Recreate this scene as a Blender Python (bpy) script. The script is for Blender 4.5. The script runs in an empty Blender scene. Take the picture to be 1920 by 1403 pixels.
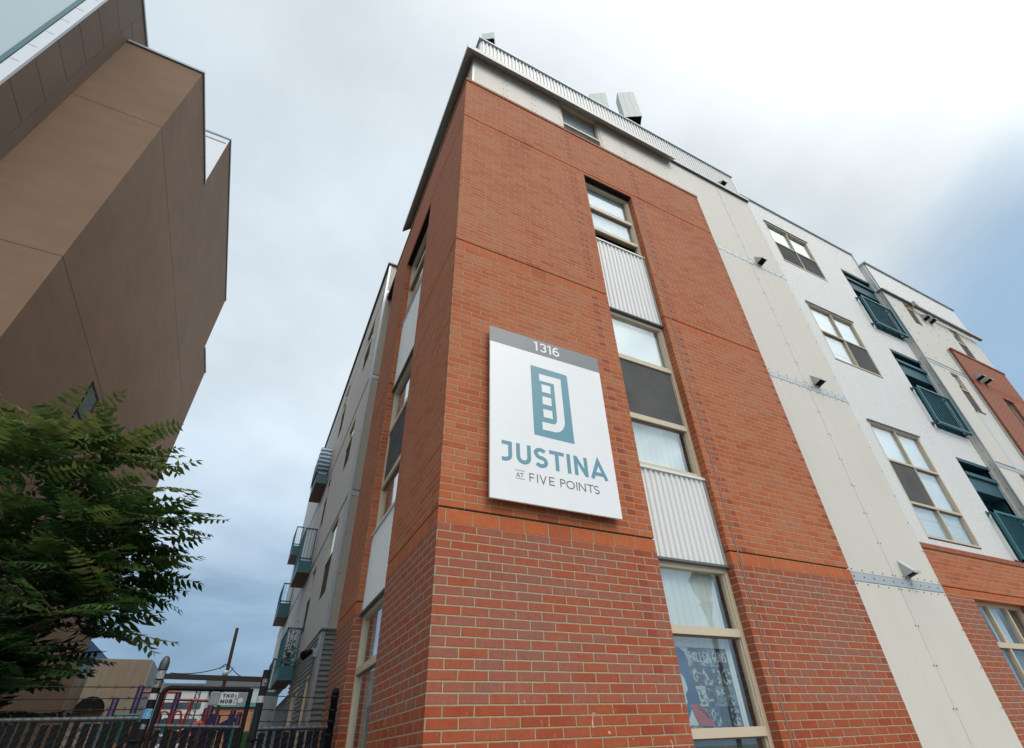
import bpy, math, random
from mathutils import Vector, Matrix
random.seed(7)
D = bpy.data; SC = bpy.context.scene; COL = SC.collection
R = math.radians
# ------------------------------------------------------------------ camera
cd = D.cameras.new('camera'); cam = D.objects.new('camera', cd); COL.objects.link(cam)
SC.camera = cam
cd.sensor_width = 36; cd.sensor_fit = 'HORIZONTAL'; cd.lens = 17.587
cd.clip_start = .05; cd.clip_end = 3000
cd.shift_x = -32.4/1920; cd.shift_y = 44.3/1920
YAW, PIT, ROL = .5024, .6202, -.0534
_fw = Vector((math.sin(YAW)*math.cos(PIT), math.cos(YAW)*math.cos(PIT), math.sin(PIT)))
_rt0 = Vector((math.cos(YAW), -math.sin(YAW), 0)); _up0 = _rt0.cross(_fw)
_rt = math.cos(ROL)*_rt0 + math.sin(ROL)*_up0; _up = -math.sin(ROL)*_rt0 + math.cos(ROL)*_up0
m = Matrix((( _rt.x, _up.x, -_fw.x), (_rt.y, _up.y, -_fw.y), (_rt.z, _up.z, -_fw.z))).to_4x4()
m.translation = (-1.105, -3.589, 1.597)
cam.matrix_world = m
# ------------------------------------------------------------------ render settings
SC.view_settings.view_transform = 'Standard'; SC.view_settings.look = 'None'
SC.view_settings.exposure = -0.10; SC.view_settings.gamma = 1
SC.cycles.max_bounces = 8; SC.cycles.transparent_max_bounces = 24
SC.cycles.sample_clamp_indirect = 6
# ------------------------------------------------------------------ world: daylight sky behind broken overcast
SUN_EL, SUN_AZ = R(50), R(166)      # azimuth clockwise from +Y
W = D.worlds.new('World'); SC.world = W; W.use_nodes = True
nt = W.node_tree; nt.nodes.clear()
class NB:
    """small node-expression helper"""
    def __init__(s, nt): s.nt = nt; s.n = nt.nodes; s.l = nt.links
    def put(s, sock, v):
        if v is None: return
        if isinstance(v, bpy.types.NodeSocket): s.l.new(v, sock)
        else: sock.default_value = v
    def m(s, op, a, b=None, c=None, clamp=False):
        n = s.n.new('ShaderNodeMath'); n.operation = op; n.use_clamp = clamp
        for i, v in enumerate((a, b, c)): s.put(n.inputs[i], v)
        return n.outputs[0]
    def v(s, op, a, b=None, scale=None):
        n = s.n.new('ShaderNodeVectorMath'); n.operation = op
        s.put(n.inputs[0], a); s.put(n.inputs[1], b)
        if scale is not None: s.put(n.inputs['Scale'], scale)
        return n.outputs['Value'] if op in ('DOT_PRODUCT', 'LENGTH', 'DISTANCE') else n.outputs[0]
    def sep(s, a):
        n = s.n.new('ShaderNodeSeparateXYZ'); s.put(n.inputs[0], a); return n.outputs
    def com(s, x, y, z):
        n = s.n.new('ShaderNodeCombineXYZ')
        for i, v in enumerate((x, y, z)): s.put(n.inputs[i], v)
        return n.outputs[0]
    def noise(s, vec, scale, detail=3, rough=.5, dist=0, out=0):
        n = s.n.new('ShaderNodeTexNoise'); s.put(n.inputs['Vector'], vec); n.inputs['Scale'].default_value = scale
        n.inputs['Detail'].default_value = detail; n.inputs['Roughness'].default_value = rough
        n.inputs['Distortion'].default_value = dist; return n.outputs[out]
    def white(s, vec):
        n = s.n.new('ShaderNodeTexWhiteNoise'); n.noise_dimensions = '3D'; s.put(n.inputs['Vector'], vec); return n.outputs
    def mr(s, v, a, b, c=0., d=1., smooth=True):
        n = s.n.new('ShaderNodeMapRange'); n.interpolation_type = 'SMOOTHSTEP' if smooth else 'LINEAR'
        s.put(n.inputs['Value'], v)
        for k, x in zip(('From Min', 'From Max', 'To Min', 'To Max'), (a, b, c, d)): s.put(n.inputs[k], x)
        return n.outputs[0]
    def mix(s, f, a, b, blend='MIX'):
        n = s.n.new('ShaderNodeMix'); n.data_type = 'RGBA'; n.blend_type = blend
        s.put(n.inputs[0], f); s.put(n.inputs[6], a); s.put(n.inputs[7], b); return n.outputs[2]
    def ramp(s, f, stops, interp='LINEAR'):
        n = s.n.new('ShaderNodeValToRGB'); n.color_ramp.interpolation = interp
        e = n.color_ramp.elements
        while len(e) < len(stops): e.new(.5)
        for el, (p, c) in zip(e, stops): el.position = p; el.color = c if len(c) == 4 else (*c, 1)
        s.put(n.inputs[0], f); return n.outputs[0]
    def node(s, t, **kw):
        n = s.n.new(t)
        for k, x in kw.items(): s.put(n.inputs[k], x)
        return n
b = NB(nt)
sky = nt.nodes.new('ShaderNodeTexSky'); sky.sky_type = 'NISHITA'; sky.sun_disc = False
sky.sun_elevation = SUN_EL; sky.sun_rotation = SUN_AZ; sky.air_density = 1.2; sky.dust_density = 2
tc = nt.nodes.new('ShaderNodeTexCoord'); d = b.v('NORMALIZE', tc.outputs['Generated'])
dx, dy, dz = b.sep(d)
zz = b.m('ADD', b.m('MAXIMUM', dz, 0.0), .22)
pl = b.com(b.m('DIVIDE', dx, zz), b.m('DIVIDE', dy, zz), 0.0)
n1 = b.noise(pl, 1.1, 6, .55, .4); n2 = b.noise(pl, 3.0, 5, .5)
# layered cloud: thin bright deck overhead, slate underside towards the horizon
el = b.mr(b.m('ADD', dz, b.m('MULTIPLY', b.m('SUBTRACT', n1, .5), .45)), .02, .62)
cloud = b.ramp(el, [(0, (2.7, 4.2, 5.9)), (.22, (3.2, 4.8, 6.6)), (.5, (5.6, 7.3, 9.1)), (.75, (7.2, 8.7, 10.1)), (1, (8.1, 9.2, 10.1))])
n3 = b.noise(pl, .55, 4, .55, .3)
mot = b.m('ADD', .81, b.m('ADD', b.m('MULTIPLY', b.mr(n2, .32, .68), .12), b.m('ADD', b.m('MULTIPLY', b.mr(n1, .3, .7), .10), b.m('MULTIPLY', b.mr(n3, .35, .65), .08))))
sdir = (math.sin(SUN_AZ)*math.cos(SUN_EL), math.cos(SUN_AZ)*math.cos(SUN_EL), math.sin(SUN_EL))
glow = b.m('ADD', 1.0, b.m('MULTIPLY', b.mr(b.v('DOT_PRODUCT', d, sdir), .46, 1.0), 1.5))
gw = b.mr(b.v('DOT_PRODUCT', d, sdir), .2, .9)
cloud = b.mix(1.0, cloud, b.mix(gw, (1, 1, 1, 1), (1.08, .99, .90, 1)), 'MULTIPLY')
cloud = b.v('SCALE', cloud, scale=b.m('MULTIPLY', mot, glow))
# thin places in the deck where the blue shows
def gap(dirv, a, c):
    return b.mr(b.m('ADD', b.v('DOT_PRODUCT', d, tuple(Vector(dirv).normalized())), b.m('MULTIPLY', b.m('SUBTRACT', n1, .5), .10)), a, c)
g1 = gap((.90, .06, .43), .945, .995)
g2 = gap((.35, .10, .93), .97, 1.0)
g3 = gap((.30, -.78, .55), .78, .97)
holes = b.m('MAXIMUM', b.m('MULTIPLY', g1, .85), b.m('MAXIMUM', b.m('MULTIPLY', g2, .0), b.m('MULTIPLY', g3, b.mr(n2, .42, .6, 0., .6))))
blue = b.mix(.8, b.mix(1.0, sky.outputs[0], (1.0, 1.0, 1.0, 1), 'MULTIPLY'), (3.5, 5.7, 8.1, 1))
fin = b.mix(holes, cloud, blue)
bg = nt.nodes.new('ShaderNodeBackground'); nt.links.new(fin, bg.inputs[0]); bg.inputs[1].default_value = .1
wo = nt.nodes.new('ShaderNodeOutputWorld'); nt.links.new(bg.outputs[0], wo.inputs[0])
# ------------------------------------------------------------------ sun (soft, through cloud)
sl = D.lights.new('sun', 'SUN'); so = D.objects.new('sun', sl); COL.objects.link(so)
sl.energy = 1.5; sl.angle = R(30); sl.color = (1, .93, .83)
sd = Vector((math.sin(SUN_AZ)*math.cos(SUN_EL), math.cos(SUN_AZ)*math.cos(SUN_EL), math.sin(SUN_EL)))
so.rotation_euler = sd.to_track_quat('Z', 'Y').to_euler(); so.location = (0, -20, 30)

# ================================================================== materials
def newmat(name):
    mt = D.materials.new(name); mt.use_nodes = True; t = mt.node_tree; t.nodes.clear()
    b = NB(t); out = t.nodes.new('ShaderNodeOutputMaterial'); return mt, b, out
def principled(b, out, col, rough=.6, metal=0., bump=None, dist=.002, spec=.5, strength=1.):
    p = b.n.new('ShaderNodeBsdfPrincipled'); b.put(p.inputs['Base Color'], col if isinstance(col, bpy.types.NodeSocket) else (*col[:3], 1))
    b.put(p.inputs['Roughness'], rough); b.put(p.inputs['Metallic'], metal); b.put(p.inputs['Specular IOR Level'], spec)
    if bump is not None:
        bm_ = b.node('ShaderNodeBump', Height=bump, Distance=dist, Strength=strength); b.l.new(bm_.outputs[0], p.inputs['Normal'])
    b.l.new(p.outputs[0], out.inputs[0]); return p
def pos(b): return b.n.new('ShaderNodeNewGeometry').outputs['Position']
def weathered(name, col, rough=.6, metal=0., var=.10, scale=1.3, streak=.08, spec=.5, fine=.03):
    """paint or metal with soft blotches, vertical run-off streaks and fine grain"""
    mt, b, out = newmat(name); P = pos(b)
    n1 = b.noise(P, scale, 5, .6)
    st = b.noise(b.v('MULTIPLY', P, (9., 9., .45)), 1.0, 4, .6)
    fi = b.noise(P, 60, 2)
    f = b.m('ADD', b.m('MULTIPLY', b.m('SUBTRACT', n1, .5), var*2), b.m('ADD', b.m('MULTIPLY', b.m('SUBTRACT', st, .5), streak*2), b.m('MULTIPLY', b.m('SUBTRACT', fi, .5), fine*2)))
    val = b.m('ADD', f, 1.0)
    c = b.v('SCALE', (*col[:3],), scale=val)
    principled(b, out, c, b.m('ADD', rough, b.m('MULTIPLY', b.m('SUBTRACT', n1, .5), .2)), metal, spec=spec)
    return mt
def flat(name, col, rough=.5, metal=0., spec=.5): return weathered(name, col, rough, metal, .05, 3., .02, spec, .02)

def brickmat(name, h, z0, L=.22, cols=None, mort=(.37, .28, .17), u0=0., dark=(), grime=0., mw=.0105, mauve=None):
    mt, b, out = newmat(name)
    g = b.n.new('ShaderNodeNewGeometry'); P = g.outputs['Position']; N = g.outputs['True Normal']
    x, y, z = b.sep(P); nx, ny, nz = b.sep(N)
    side = b.m('GREATER_THAN', b.m('ABSOLUTE', nx), .5)
    u = b.m('ADD', b.m('ADD', b.m('MULTIPLY', b.m('SUBTRACT', 1.0, side), x), b.m('MULTIPLY', side, y)), -u0)
    wob = b.noise(P, 7, 3); wob2 = b.noise(b.v('ADD', P, (11., 3., 5.)), 9, 3)
    uu = b.m('ADD', u, b.m('MULTIPLY', b.m('SUBTRACT', wob, .5), .006))
    vv = b.m('ADD', b.m('SUBTRACT', z, z0), b.m('MULTIPLY', b.m('SUBTRACT', wob2, .5), .005))
    rv = b.m('DIVIDE', vv, h); row = b.m('FLOOR', rv); fy = b.m('FRACT', rv)
    # small random shift per course so that the joints are hand laid
    jit = b.m('MULTIPLY', b.m('SUBTRACT', b.white(b.com(row, 3.7, 1.1))[0], .5), .09)
    fu = b.m('ADD', b.m('DIVIDE', uu, L), b.m('ADD', b.m('MULTIPLY', b.m('FLOORED_MODULO', row, 2.0), .5), jit))
    colm = b.m('FLOOR', fu); fx = b.m('FRACT', fu)
    ex = b.m('MULTIPLY', b.m('MINIMUM', fx, b.m('SUBTRACT', 1.0, fx)), L)
    ey = b.m('MULTIPLY', b.m('MINIMUM', fy, b.m('SUBTRACT', 1.0, fy)), h)
    e = b.m('MINIMUM', ex, ey)
    edge = b.m('MULTIPLY', b.m('SUBTRACT', b.noise(P, 130, 2), .5), .0045)
    brick = b.mr(b.m('ADD', e, edge), mw/2-.0015, mw/2+.0015)
    idw = b.white(b.com(colm, row, b.m('MULTIPLY', side, 7.0)))
    big = b.noise(b.v('MULTIPLY', P, (1., 1., .6)), .8, 3)
    t = b.m('ADD', b.m('ADD', .15, b.m('MULTIPLY', idw[0], .62)), b.m('MULTIPLY', b.m('SUBTRACT', big, .5), 1.1), clamp=True)
    c = b.ramp(t, cols)
    # wire-cut streaks and blotches inside each brick
    sc = b.v('ADD', b.v('MULTIPLY', P, (1., 1., 1.)), b.v('SCALE', idw[1], scale=9.0))
    stv = b.noise(b.v('MULTIPLY', sc, (140., 140., 14.)), 1.0, 3)
    blot = b.noise(sc, 22, 4, .65)
    val = b.m('ADD', 1.0, b.m('ADD', b.m('MULTIPLY', b.m('SUBTRACT', stv, .5), .42), b.m('MULTIPLY', b.m('SUBTRACT', blot, .5), .5)))
    c = b.v('SCALE', c, scale=val)
    # odd darker bricks
    odd = b.m('GREATER_THAN', b.white(b.com(row, colm, 5.0))[0], .955)
    c = b.mix(b.m('MULTIPLY', odd, .2), c, (.20, .05, .03, 1))
    for (a0, a1, ph) in dark:
        mask = b.m('MULTIPLY', b.m('GREATER_THAN', u, a0-u0), b.m('LESS_THAN', u, a1-u0))
        par = b.m('GREATER_THAN', b.m('FLOORED_MODULO', b.m('ADD', row, ph), 2.0), .5)
        keep = b.m('GREATER_THAN', b.white(b.com(row, 9.0, 2.0))[0], .12)
        c = b.mix(b.m('MULTIPLY', b.m('MULTIPLY', mask, b.m('SUBTRACT', 1.0, side)), b.m('MULTIPLY', par, b.m('MULTIPLY', keep, .8))), c, (.27, .05, .03, 1))
    mc = b.v('SCALE', mort, scale=b.m('ADD', .75, b.m('MULTIPLY', b.noise(P, 35, 4), .5)))
    colr = b.mix(brick, mc, c)
    if grime:   # paint flecks and scuffs near street level
        fl = b.noise(b.v('MULTIPLY', P, (1., 1., .5)), 17, 2, .5, 1.5)
        low = b.m('MULTIPLY', b.mr(z, 1.85, 2.15, 1., 0.), b.mr(b.noise(P, 1.7, 2), .45, .6))
        fm = b.m('MULTIPLY', b.mr(fl, .70, .725), b.m('MULTIPLY', low, grime))
        colr = b.mix(fm, colr, (.62, .52, .5, 1))
    dust = b.mr(b.noise(b.v('MULTIPLY', P, (3., 3., .35)), 1.0, 5, .6), .5, .85)
    colr = b.mix(b.m('MULTIPLY', dust, .10), colr, (.40, .26, .20, 1))
    hgt = b.m('ADD', brick, b.m('MULTIPLY', blot, .25))
    principled(b, out, colr, .82, 0, hgt, .006, .3)
    return mt

ORANGE = [(0, (.36, .074, .024)), (.25, (.425, .100, .034)), (.5, (.45, .122, .045)), (.75, (.44, .140, .060)), (1, (.385, .138, .076))]
MAUVE = [(0, (.335, .068, .027)), (.25, (.345, .085, .039)), (.5, (.315, .095, .056)), (.75, (.29, .104, .070)), (1, (.25, .100, .076))]
DEEP = [(0, (.30, .050, .018)), (.4, (.34, .070, .026)), (.7, (.35, .086, .036)), (1, (.28, .088, .058))]
BAND = [(0, (.42, .098, .034)), (.5, (.455, .118, .040)), (1, (.48, .135, .05))]
QU = ((1.86, 1.97, 0), (3.27, 3.38, 1), (4.95, 5.06, 0))
M = {}
M['brickA'] = brickmat('brick_lower', .0677, 1.882, .22, MAUVE, dark=QU, grime=.8, mort=(.40, .31, .195))
M['brickA0'] = brickmat('brick_base', .0677, 1.882, .22, DEEP, dark=QU, grime=.9, mort=(.38, .28, .165))
M['brickB'] = brickmat('brick_middle', .0675, 3.23, .22, ORANGE, dark=QU)
M['brickC'] = brickmat('brick_upper', .0671, 6.595, .22, ORANGE, dark=QU, u0=.04)
M['brickD'] = brickmat('brick_top', .0692, 9.605, .22, ORANGE, dark=QU, u0=.1)
M['band'] = brickmat('brick_band', .125, 3.095, .23, BAND, u0=.065)
M['bandC'] = brickmat('brick_band_upper', .125, 6.46, .23, BAND, u0=.065)
M['bandD'] = brickmat('brick_band_top', .125, 9.47, .23, BAND, u0=.02)
M['brickQ'] = brickmat('brick_far_bay', .0677, 0., .22, MAUVE)
M['bandQ'] = brickmat('brick_band_far', .125, 8.858, .23, DEEP)
M['rowlock'] = brickmat('brick_rowlock', .095, 3.88, .072, DEEP, u0=.02)
M['brickE'] = brickmat('brick_quoin', .0677, .01, .22, DEEP)
M['groove'] = flat('joint_shadow_gap', (.05, .035, .03), .9)
M['sealant'] = flat('sealant', (.17, .14, .11), .7)
M['beige'] = weathered('beige_panel', (.635, .59, .515), .55, 0, .07, .9, .06, .4)
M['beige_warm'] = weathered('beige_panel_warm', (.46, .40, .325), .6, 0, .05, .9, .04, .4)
M['white'] = weathered('white_corrugated_metal', (.725, .71, .68), .42, 0, .03, .7, .04, .5)
M['galv'] = weathered('galvanised_metal', (.46, .49, .50), .45, .35, .10, 6, .05)
M['flash'] = weathered('grey_flashing', (.50, .50, .48), .5, .1, .05, 2, .03)
M['flash_dark'] = weathered('dark_flashing', (.12, .125, .13), .55, .1, .06, 3, .03)
M['cap'] = weathered('metal_cap', (.42, .47, .50), .45, .3, .06, 3, .02)
M['rivet'] = flat('rivet', (.30, .27, .23), .5, .3)
M['tan'] = weathered('tan_window_frame', (.58, .475, .345), .5, 0, .06, 4, .03)
M['tan_dark'] = weathered('tan_window_frame_dark', (.20, .155, .11), .6, 0, .05, 4, .02)
M['teal'] = weathered('teal_paint', (.026, .125, .155), .45, 0, .08, 4, .04)
M['teal_dark'] = weathered('teal_paint_door', (.012, .080, .102), .5, 0, .08, 4, .04)
M['soffit'] = weathered('brown_grey_soffit', (.20, .17, .145), .8, 0, .06, 3, .02)
M['eave_soffit'] = weathered('grey_eave_soffit', (.40, .39, .37), .7, 0, .05, 3, .02)
M['dark'] = flat('light_block_dark', (.025, .025, .027), .8)
M['black'] = weathered('black_steel', (.010, .010, .011), .75, 0, .1, 6, .05, .18)
M['rib'] = weathered('grey_ribbed_metal', (.30, .295, .28), .45, .3, .05, 3, .03)
M['ribtrim'] = weathered('grey_metal_trim', (.40, .40, .39), .4, .35, .05, 3, .04)
M['room'] = flat('room_wall', (.10, .10, .095), .9)
M['signwhite'] = flat('sign_white', (.80, .80, .80), .38)
M['signgrey'] = flat('sign_grey', (.165, .175, .185), .4)
M['signteal'] = flat('sign_teal', (.105, .275, .345), .4)
M['signdark'] = flat('sign_letter_grey', (.115, .105, .10), .45)
M['signedge'] = flat('sign_edge', (.16, .15, .14), .5)

def glassmat(name, ior, tint, rough=.0, base=.0):
    mt, b, out = newmat(name)
    lw = b.n.new('ShaderNodeLayerWeight'); lw.inputs['Blend'].default_value = .5
    f0 = ((ior-1)/(ior+1))**2
    P = pos(b); wav = b.noise(P, 2.2, 2)
    bp = b.node('ShaderNodeBump', Height=wav, Distance=.003, Strength=.2)
    fac = b.m('ADD', b.m('MULTIPLY', b.m('POWER', lw.outputs['Facing'], 4.0), 1-f0), f0)
    gl = b.n.new('ShaderNodeBsdfGlossy'); gl.inputs['Roughness'].default_value = rough; gl.inputs['Color'].default_value = (.95, .97, 1, 1)
    b.l.new(bp.outputs[0], gl.inputs['Normal'])
    tr = b.n.new('ShaderNodeBsdfTransparent'); tr.inputs[0].default_value = (*tint, 1)
    mx = b.n.new('ShaderNodeMixShader'); b.l.new(b.m('ADD', fac, base, clamp=True), mx.inputs[0])
    b.l.new(tr.outputs[0], mx.inputs[1]); b.l.new(gl.outputs[0], mx.inputs[2]); b.l.new(mx.outputs[0], out.inputs[0]); return mt
M['glass'] = glassmat('window_glass', 2.05, (.94, .97, .965))
M['glass_side'] = glassmat('window_glass_side', 1.9, (.90, .94, .94))
def screenmat():
    mt, b, out = newmat('insect_screen'); P = pos(b)
    n = b.noise(P, 3, 3); c = b.v('SCALE', (.15, .15, .145), scale=b.m('ADD', .7, b.m('MULTIPLY', n, .6)))
    df = b.n.new('ShaderNodeBsdfDiffuse'); b.l.new(c, df.inputs[0])
    tr = b.n.new('ShaderNodeBsdfTransparent'); mx = b.n.new('ShaderNodeMixShader'); mx.inputs[0].default_value = .72
    b.l.new(tr.outputs[0], mx.inputs[1]); b.l.new(df.outputs[0], mx.inputs[2]); b.l.new(mx.outputs[0], out.inputs[0]); return mt
M['screen'] = screenmat()
def blindmat(name, col, pitch, axis):
    mt, b, out = newmat(name); P = pos(b); x, y, z = b.sep(P)
    u = b.m('ADD', x, y) if axis == 'v' else z
    s = b.m('FRACT', b.m('DIVIDE', u, pitch)); ln = b.mr(s, 0, .14, .72, 1.)
    rn = b.white(b.com(b.m('FLOOR', b.m('DIVIDE', u, pitch)), 1.0, 2.0))[0]
    f = b.m('MULTIPLY', ln, b.m('ADD', .92, b.m('MULTIPLY', rn, .10)))
    principled(b, out, b.v('SCALE', col, scale=f), .7); return mt
M['blind_v'] = blindmat('vertical_blind', (.82, .83, .80), .088, 'v')
M['blind_h'] = blindmat('roller_blind', (.88, .89, .88), .9, 'h')
M['blind_grey'] = blindmat('grey_blind', (.42, .44, .42), .09, 'v')
M['curtain'] = blindmat('grey_curtain', (.17, .17, .16), .07, 'v')

# stucco of the left building
def stucco(name, col, ori):
    mt, b, out = newmat(name); P = pos(b)
    n1 = b.noise(P, .55, 5, .6); n2 = b.noise(b.v('MULTIPLY', P, ori), 1.0, 4, .6); n3 = b.noise(P, 90, 3)
    f = b.m('ADD', .66, b.m('ADD', b.m('MULTIPLY', n1, .38), b.m('MULTIPLY', n2, .30)))
    principled(b, out, b.v('SCALE', col, scale=f), .88, 0, n3, .004, .2); return mt
M['stucco'] = stucco('tan_stucco', (.225, .146, .098), (1.2, 1.2, 3.))
M['stucco_side'] = M['stucco']
M['panel'] = stucco('brown_grey_panel', (.18, .135, .106), (2., 2., .6))
M['joint'] = flat('panel_joint', (.045, .035, .03), .9)
M['stjoint'] = flat('stucco_joint', (.115, .075, .05), .9)
M['coping'] = weathered('coping_metal', (.30, .32, .34), .5, .3, .05, 2, .03)
M['whitemetal'] = weathered('pale_metal_wall', (.62, .65, .68), .5, .1, .04, 2, .03)
M['curtainglass'] = weathered('pale_spandrel_glass', (.30, .40, .45), .12, 0, .03, .5, .01, .8, 0)
M['concrete'] = weathered('stained_concrete', (.33, .27, .205), .9, 0, .25, 1.2, .30, .2, .08)
M['greywall'] = weathered('grey_painted_wall', (.36, .38, .40), .8, 0, .06, 1, .05)

# ================================================================== geometry helpers
class MB:
    def __init__(s): s.v = []; s.f = []; s.mi = []; s.smooth = []
    def face(s, pts, mi=0, sm=False):
        i = len(s.v); s.v += [tuple(p) for p in pts]; s.f.append(tuple(range(i, i+len(pts)))); s.mi.append(mi); s.smooth.append(sm)
    def mesh(s, V, F, mi=0, sm=False):
        i = len(s.v); s.v += [tuple(p) for p in V]
        for f in F: s.f.append(tuple(i+k for k in f)); s.mi.append(mi); s.smooth.append(sm)
    def box(s, x0, x1, y0, y1, z0, z1, mi=0):
        if x1 < x0: x0, x1 = x1, x0
        if y1 < y0: y0, y1 = y1, y0
        if z1 < z0: z0, z1 = z1, z0
        V = [(x0,y0,z0),(x1,y0,z0),(x1,y1,z0),(x0,y1,z0),(x0,y0,z1),(x1,y0,z1),(x1,y1,z1),(x0,y1,z1)]
        s.mesh(V, [(3,2,1,0),(4,5,6,7),(0,1,5,4),(1,2,6,5),(2,3,7,6),(3,0,4,7)], mi)
    def obox(s, c, hx, hy, hz, rot, mi=0):
        mt = Matrix.Rotation(rot, 4, 'Z') if not isinstance(rot, Matrix) else rot; c = Vector(c)
        V = [c + mt @ Vector((a*hx, b_*hy, e*hz)) for e in (-1, 1) for a, b_ in ((-1,-1),(1,-1),(1,1),(-1,1))]
        s.mesh(V, [(3,2,1,0),(4,5,6,7),(0,1,5,4),(1,2,6,5),(2,3,7,6),(3,0,4,7)], mi)
    def tube(s, pts, r, n=8, mi=0, caps=True, sm=True):
        P = [Vector(p) for p in pts]; rs = r if isinstance(r, (list, tuple)) else [r]*len(P); rings = []
        prev = None
        for i, p in enumerate(P):
            t = (P[min(i+1, len(P)-1)]-P[max(i-1, 0)]).normalized()
            a = prev if prev is not None else (Vector((0,0,1)) if abs(t.z) < .9 else Vector((1,0,0)))
            u = (a - t*a.dot(t)).normalized(); w = t.cross(u); prev = u
            rings.append([p + rs[i]*(math.cos(2*math.pi*k/n)*u + math.sin(2*math.pi*k/n)*w) for k in range(n)])
        V = [q for rg in rings for q in rg]; F = []
        for i in range(len(P)-1):
            for k in range(n): F.append((i*n+k, i*n+(k+1)%n, (i+1)*n+(k+1)%n, (i+1)*n+k))
        s.mesh(V, F, mi, sm)
        if caps: s.mesh(rings[0], [tuple(reversed(range(n)))], mi); s.mesh(rings[-1], [tuple(range(n))], mi)
    def lathe(s, c, prof, n=16, mi=0):
        V = []; F = []
        for (r, z) in prof: V += [(c[0]+r*math.cos(2*math.pi*k/n), c[1]+r*math.sin(2*math.pi*k/n), c[2]+z) for k in range(n)]
        for i in range(len(prof)-1):
            for k in range(n): F.append((i*n+k, i*n+(k+1)%n, (i+1)*n+(k+1)%n, (i+1)*n+k))
        s.mesh(V, F, mi, True)
    def build(s, name, mats, parent=None):
        me = D.meshes.new(name); me.from_pydata(s.v, [], s.f)
        if not isinstance(mats, (list, tuple)): mats = [mats]
        for mt in mats: me.materials.append(M[mt] if isinstance(mt, str) else mt)
        me.polygons.foreach_set('material_index', s.mi); me.polygons.foreach_set('use_smooth', s.smooth); me.update()
        o = D.objects.new(name, me); COL.objects.link(o)
        if parent: o.parent = parent; o.matrix_parent_inverse = parent.matrix_world.inverted()
        return o
def empty(name, loc=(0,0,0)):
    o = D.objects.new(name, None); o.location = loc; o.empty_display_size = .2; COL.objects.link(o); o.matrix_world = Matrix.Translation(loc); return o
def tag(o, label=None, cat=None, group=None, kind=None):
    for k, v in (('label', label), ('category', cat), ('group', group), ('kind', kind)):
        if v: o[k] = v
    return o
def grid_wall(mb, x0, x1, z0, z1, t0, t1, opens, axis='y', mi=0):
    """wall plate with rectangular openings; axis 'y': faces -Y, spans x; axis 'x': faces -X, spans y"""
    xs = sorted({x0, x1, *[v for o in opens for v in o[:2] if x0 < v < x1]})
    for a, c in zip(xs, xs[1:]):
        mid = (a+c)/2; cuts = sorted([(max(o[2], z0), min(o[3], z1)) for o in opens if o[0] < mid < o[1] and o[3] > z0 and o[2] < z1])
        z = z0; segs = []
        for lo, hi in cuts:
            if lo > z: segs.append((z, lo))
            z = max(z, hi)
        if z < z1: segs.append((z, z1))
        for lo, hi in segs:
            if axis == 'y': mb.box(a, c, t0, t1, lo, hi, mi)
            else: mb.box(t0, t1, a, c, lo, hi, mi)
def corrugate(mb, a0, a1, z0, z1, front, depth=.02, pitch=.073, axis='y', horizontal=False, mi=0, thick=.004):
    """trapezoid-rib sheet whose ribs stand `depth` proud towards the viewer of that face"""
    lo, hi = (z0, z1) if horizontal else (a0, a1)
    n = max(1, round((hi-lo)/pitch)); p = (hi-lo)/n; prof = []
    for k in range(n):
        s_ = lo+k*p; prof += [(s_, 1), (s_+.30*p, 1), (s_+.46*p, 0), (s_+.84*p, 0)]
    prof.append((hi, 1))
    def P(s_, dpt, e):
        t = front + dpt*depth
        if horizontal: return (a0 if e == 0 else a1, t, s_) if axis == 'y' else (t, a0 if e == 0 else a1, s_)
        return (s_, t, z0 if e == 0 else z1) if axis == 'y' else (t, s_, z0 if e == 0 else z1)
    V = []; F = []
    for s_, dp in prof: V += [P(s_, dp, 0), P(s_, dp, 1)]
    for i in range(len(prof)-1): F.append((2*i, 2*i+2, 2*i+3, 2*i+1))
    mb.mesh(V, F, mi)

# ================================================================== ground (setting)
def structure(name, mb, mat): return tag(mb.build(name, mat), kind='structure')
def asphaltmat(name, c, sc):
    mt, b, out = newmat(name); P = pos(b); n = b.noise(P, sc, 4); n2 = b.noise(P, .5, 4)
    principled(b, out, b.v('SCALE', c, scale=b.m('ADD', .6, b.m('ADD', b.m('MULTIPLY', n, .4), b.m('MULTIPLY', n2, .4)))), .9, 0, n, .004); return mt
M['asphalt'] = asphaltmat('asphalt', (.055, .055, .056), 120); M['paving'] = asphaltmat('concrete_paving', (.30, .285, .26), 60)
M['dirt'] = asphaltmat('packed_dirt', (.15, .12, .09), 40)
g = MB(); g.face([(-1500,-1500,-.17),(1500,-1500,-.17),(1500,1500,-.17),(-1500,1500,-.17)]); structure('ground', g, 'asphalt')
g = MB(); g.box(-60, 60, -4.6, 0, -.3, -.012); structure('pavement', g, 'paving')
g = MB(); g.box(-5.5, .3, 0.0, 30, -.3, -.004); structure('alley_ground', g, 'dirt')

# ================================================================== the red-brick apartment building
BLD = tag(empty('apartment_building'), 'red brick corner tower with beige and white corrugated wings, behind the 1316 sign', 'building')
RX0, RX1 = 2.145, 3.125        # tall window recess on the street side
LY0, LY1 = 1.60, 3.09          # tall window recess on the alley side
ZT = 9.53
TX, TY, TZ = 5.06, 4.40, 10.85
FR = .10                       # frame plane behind the brick face
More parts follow.
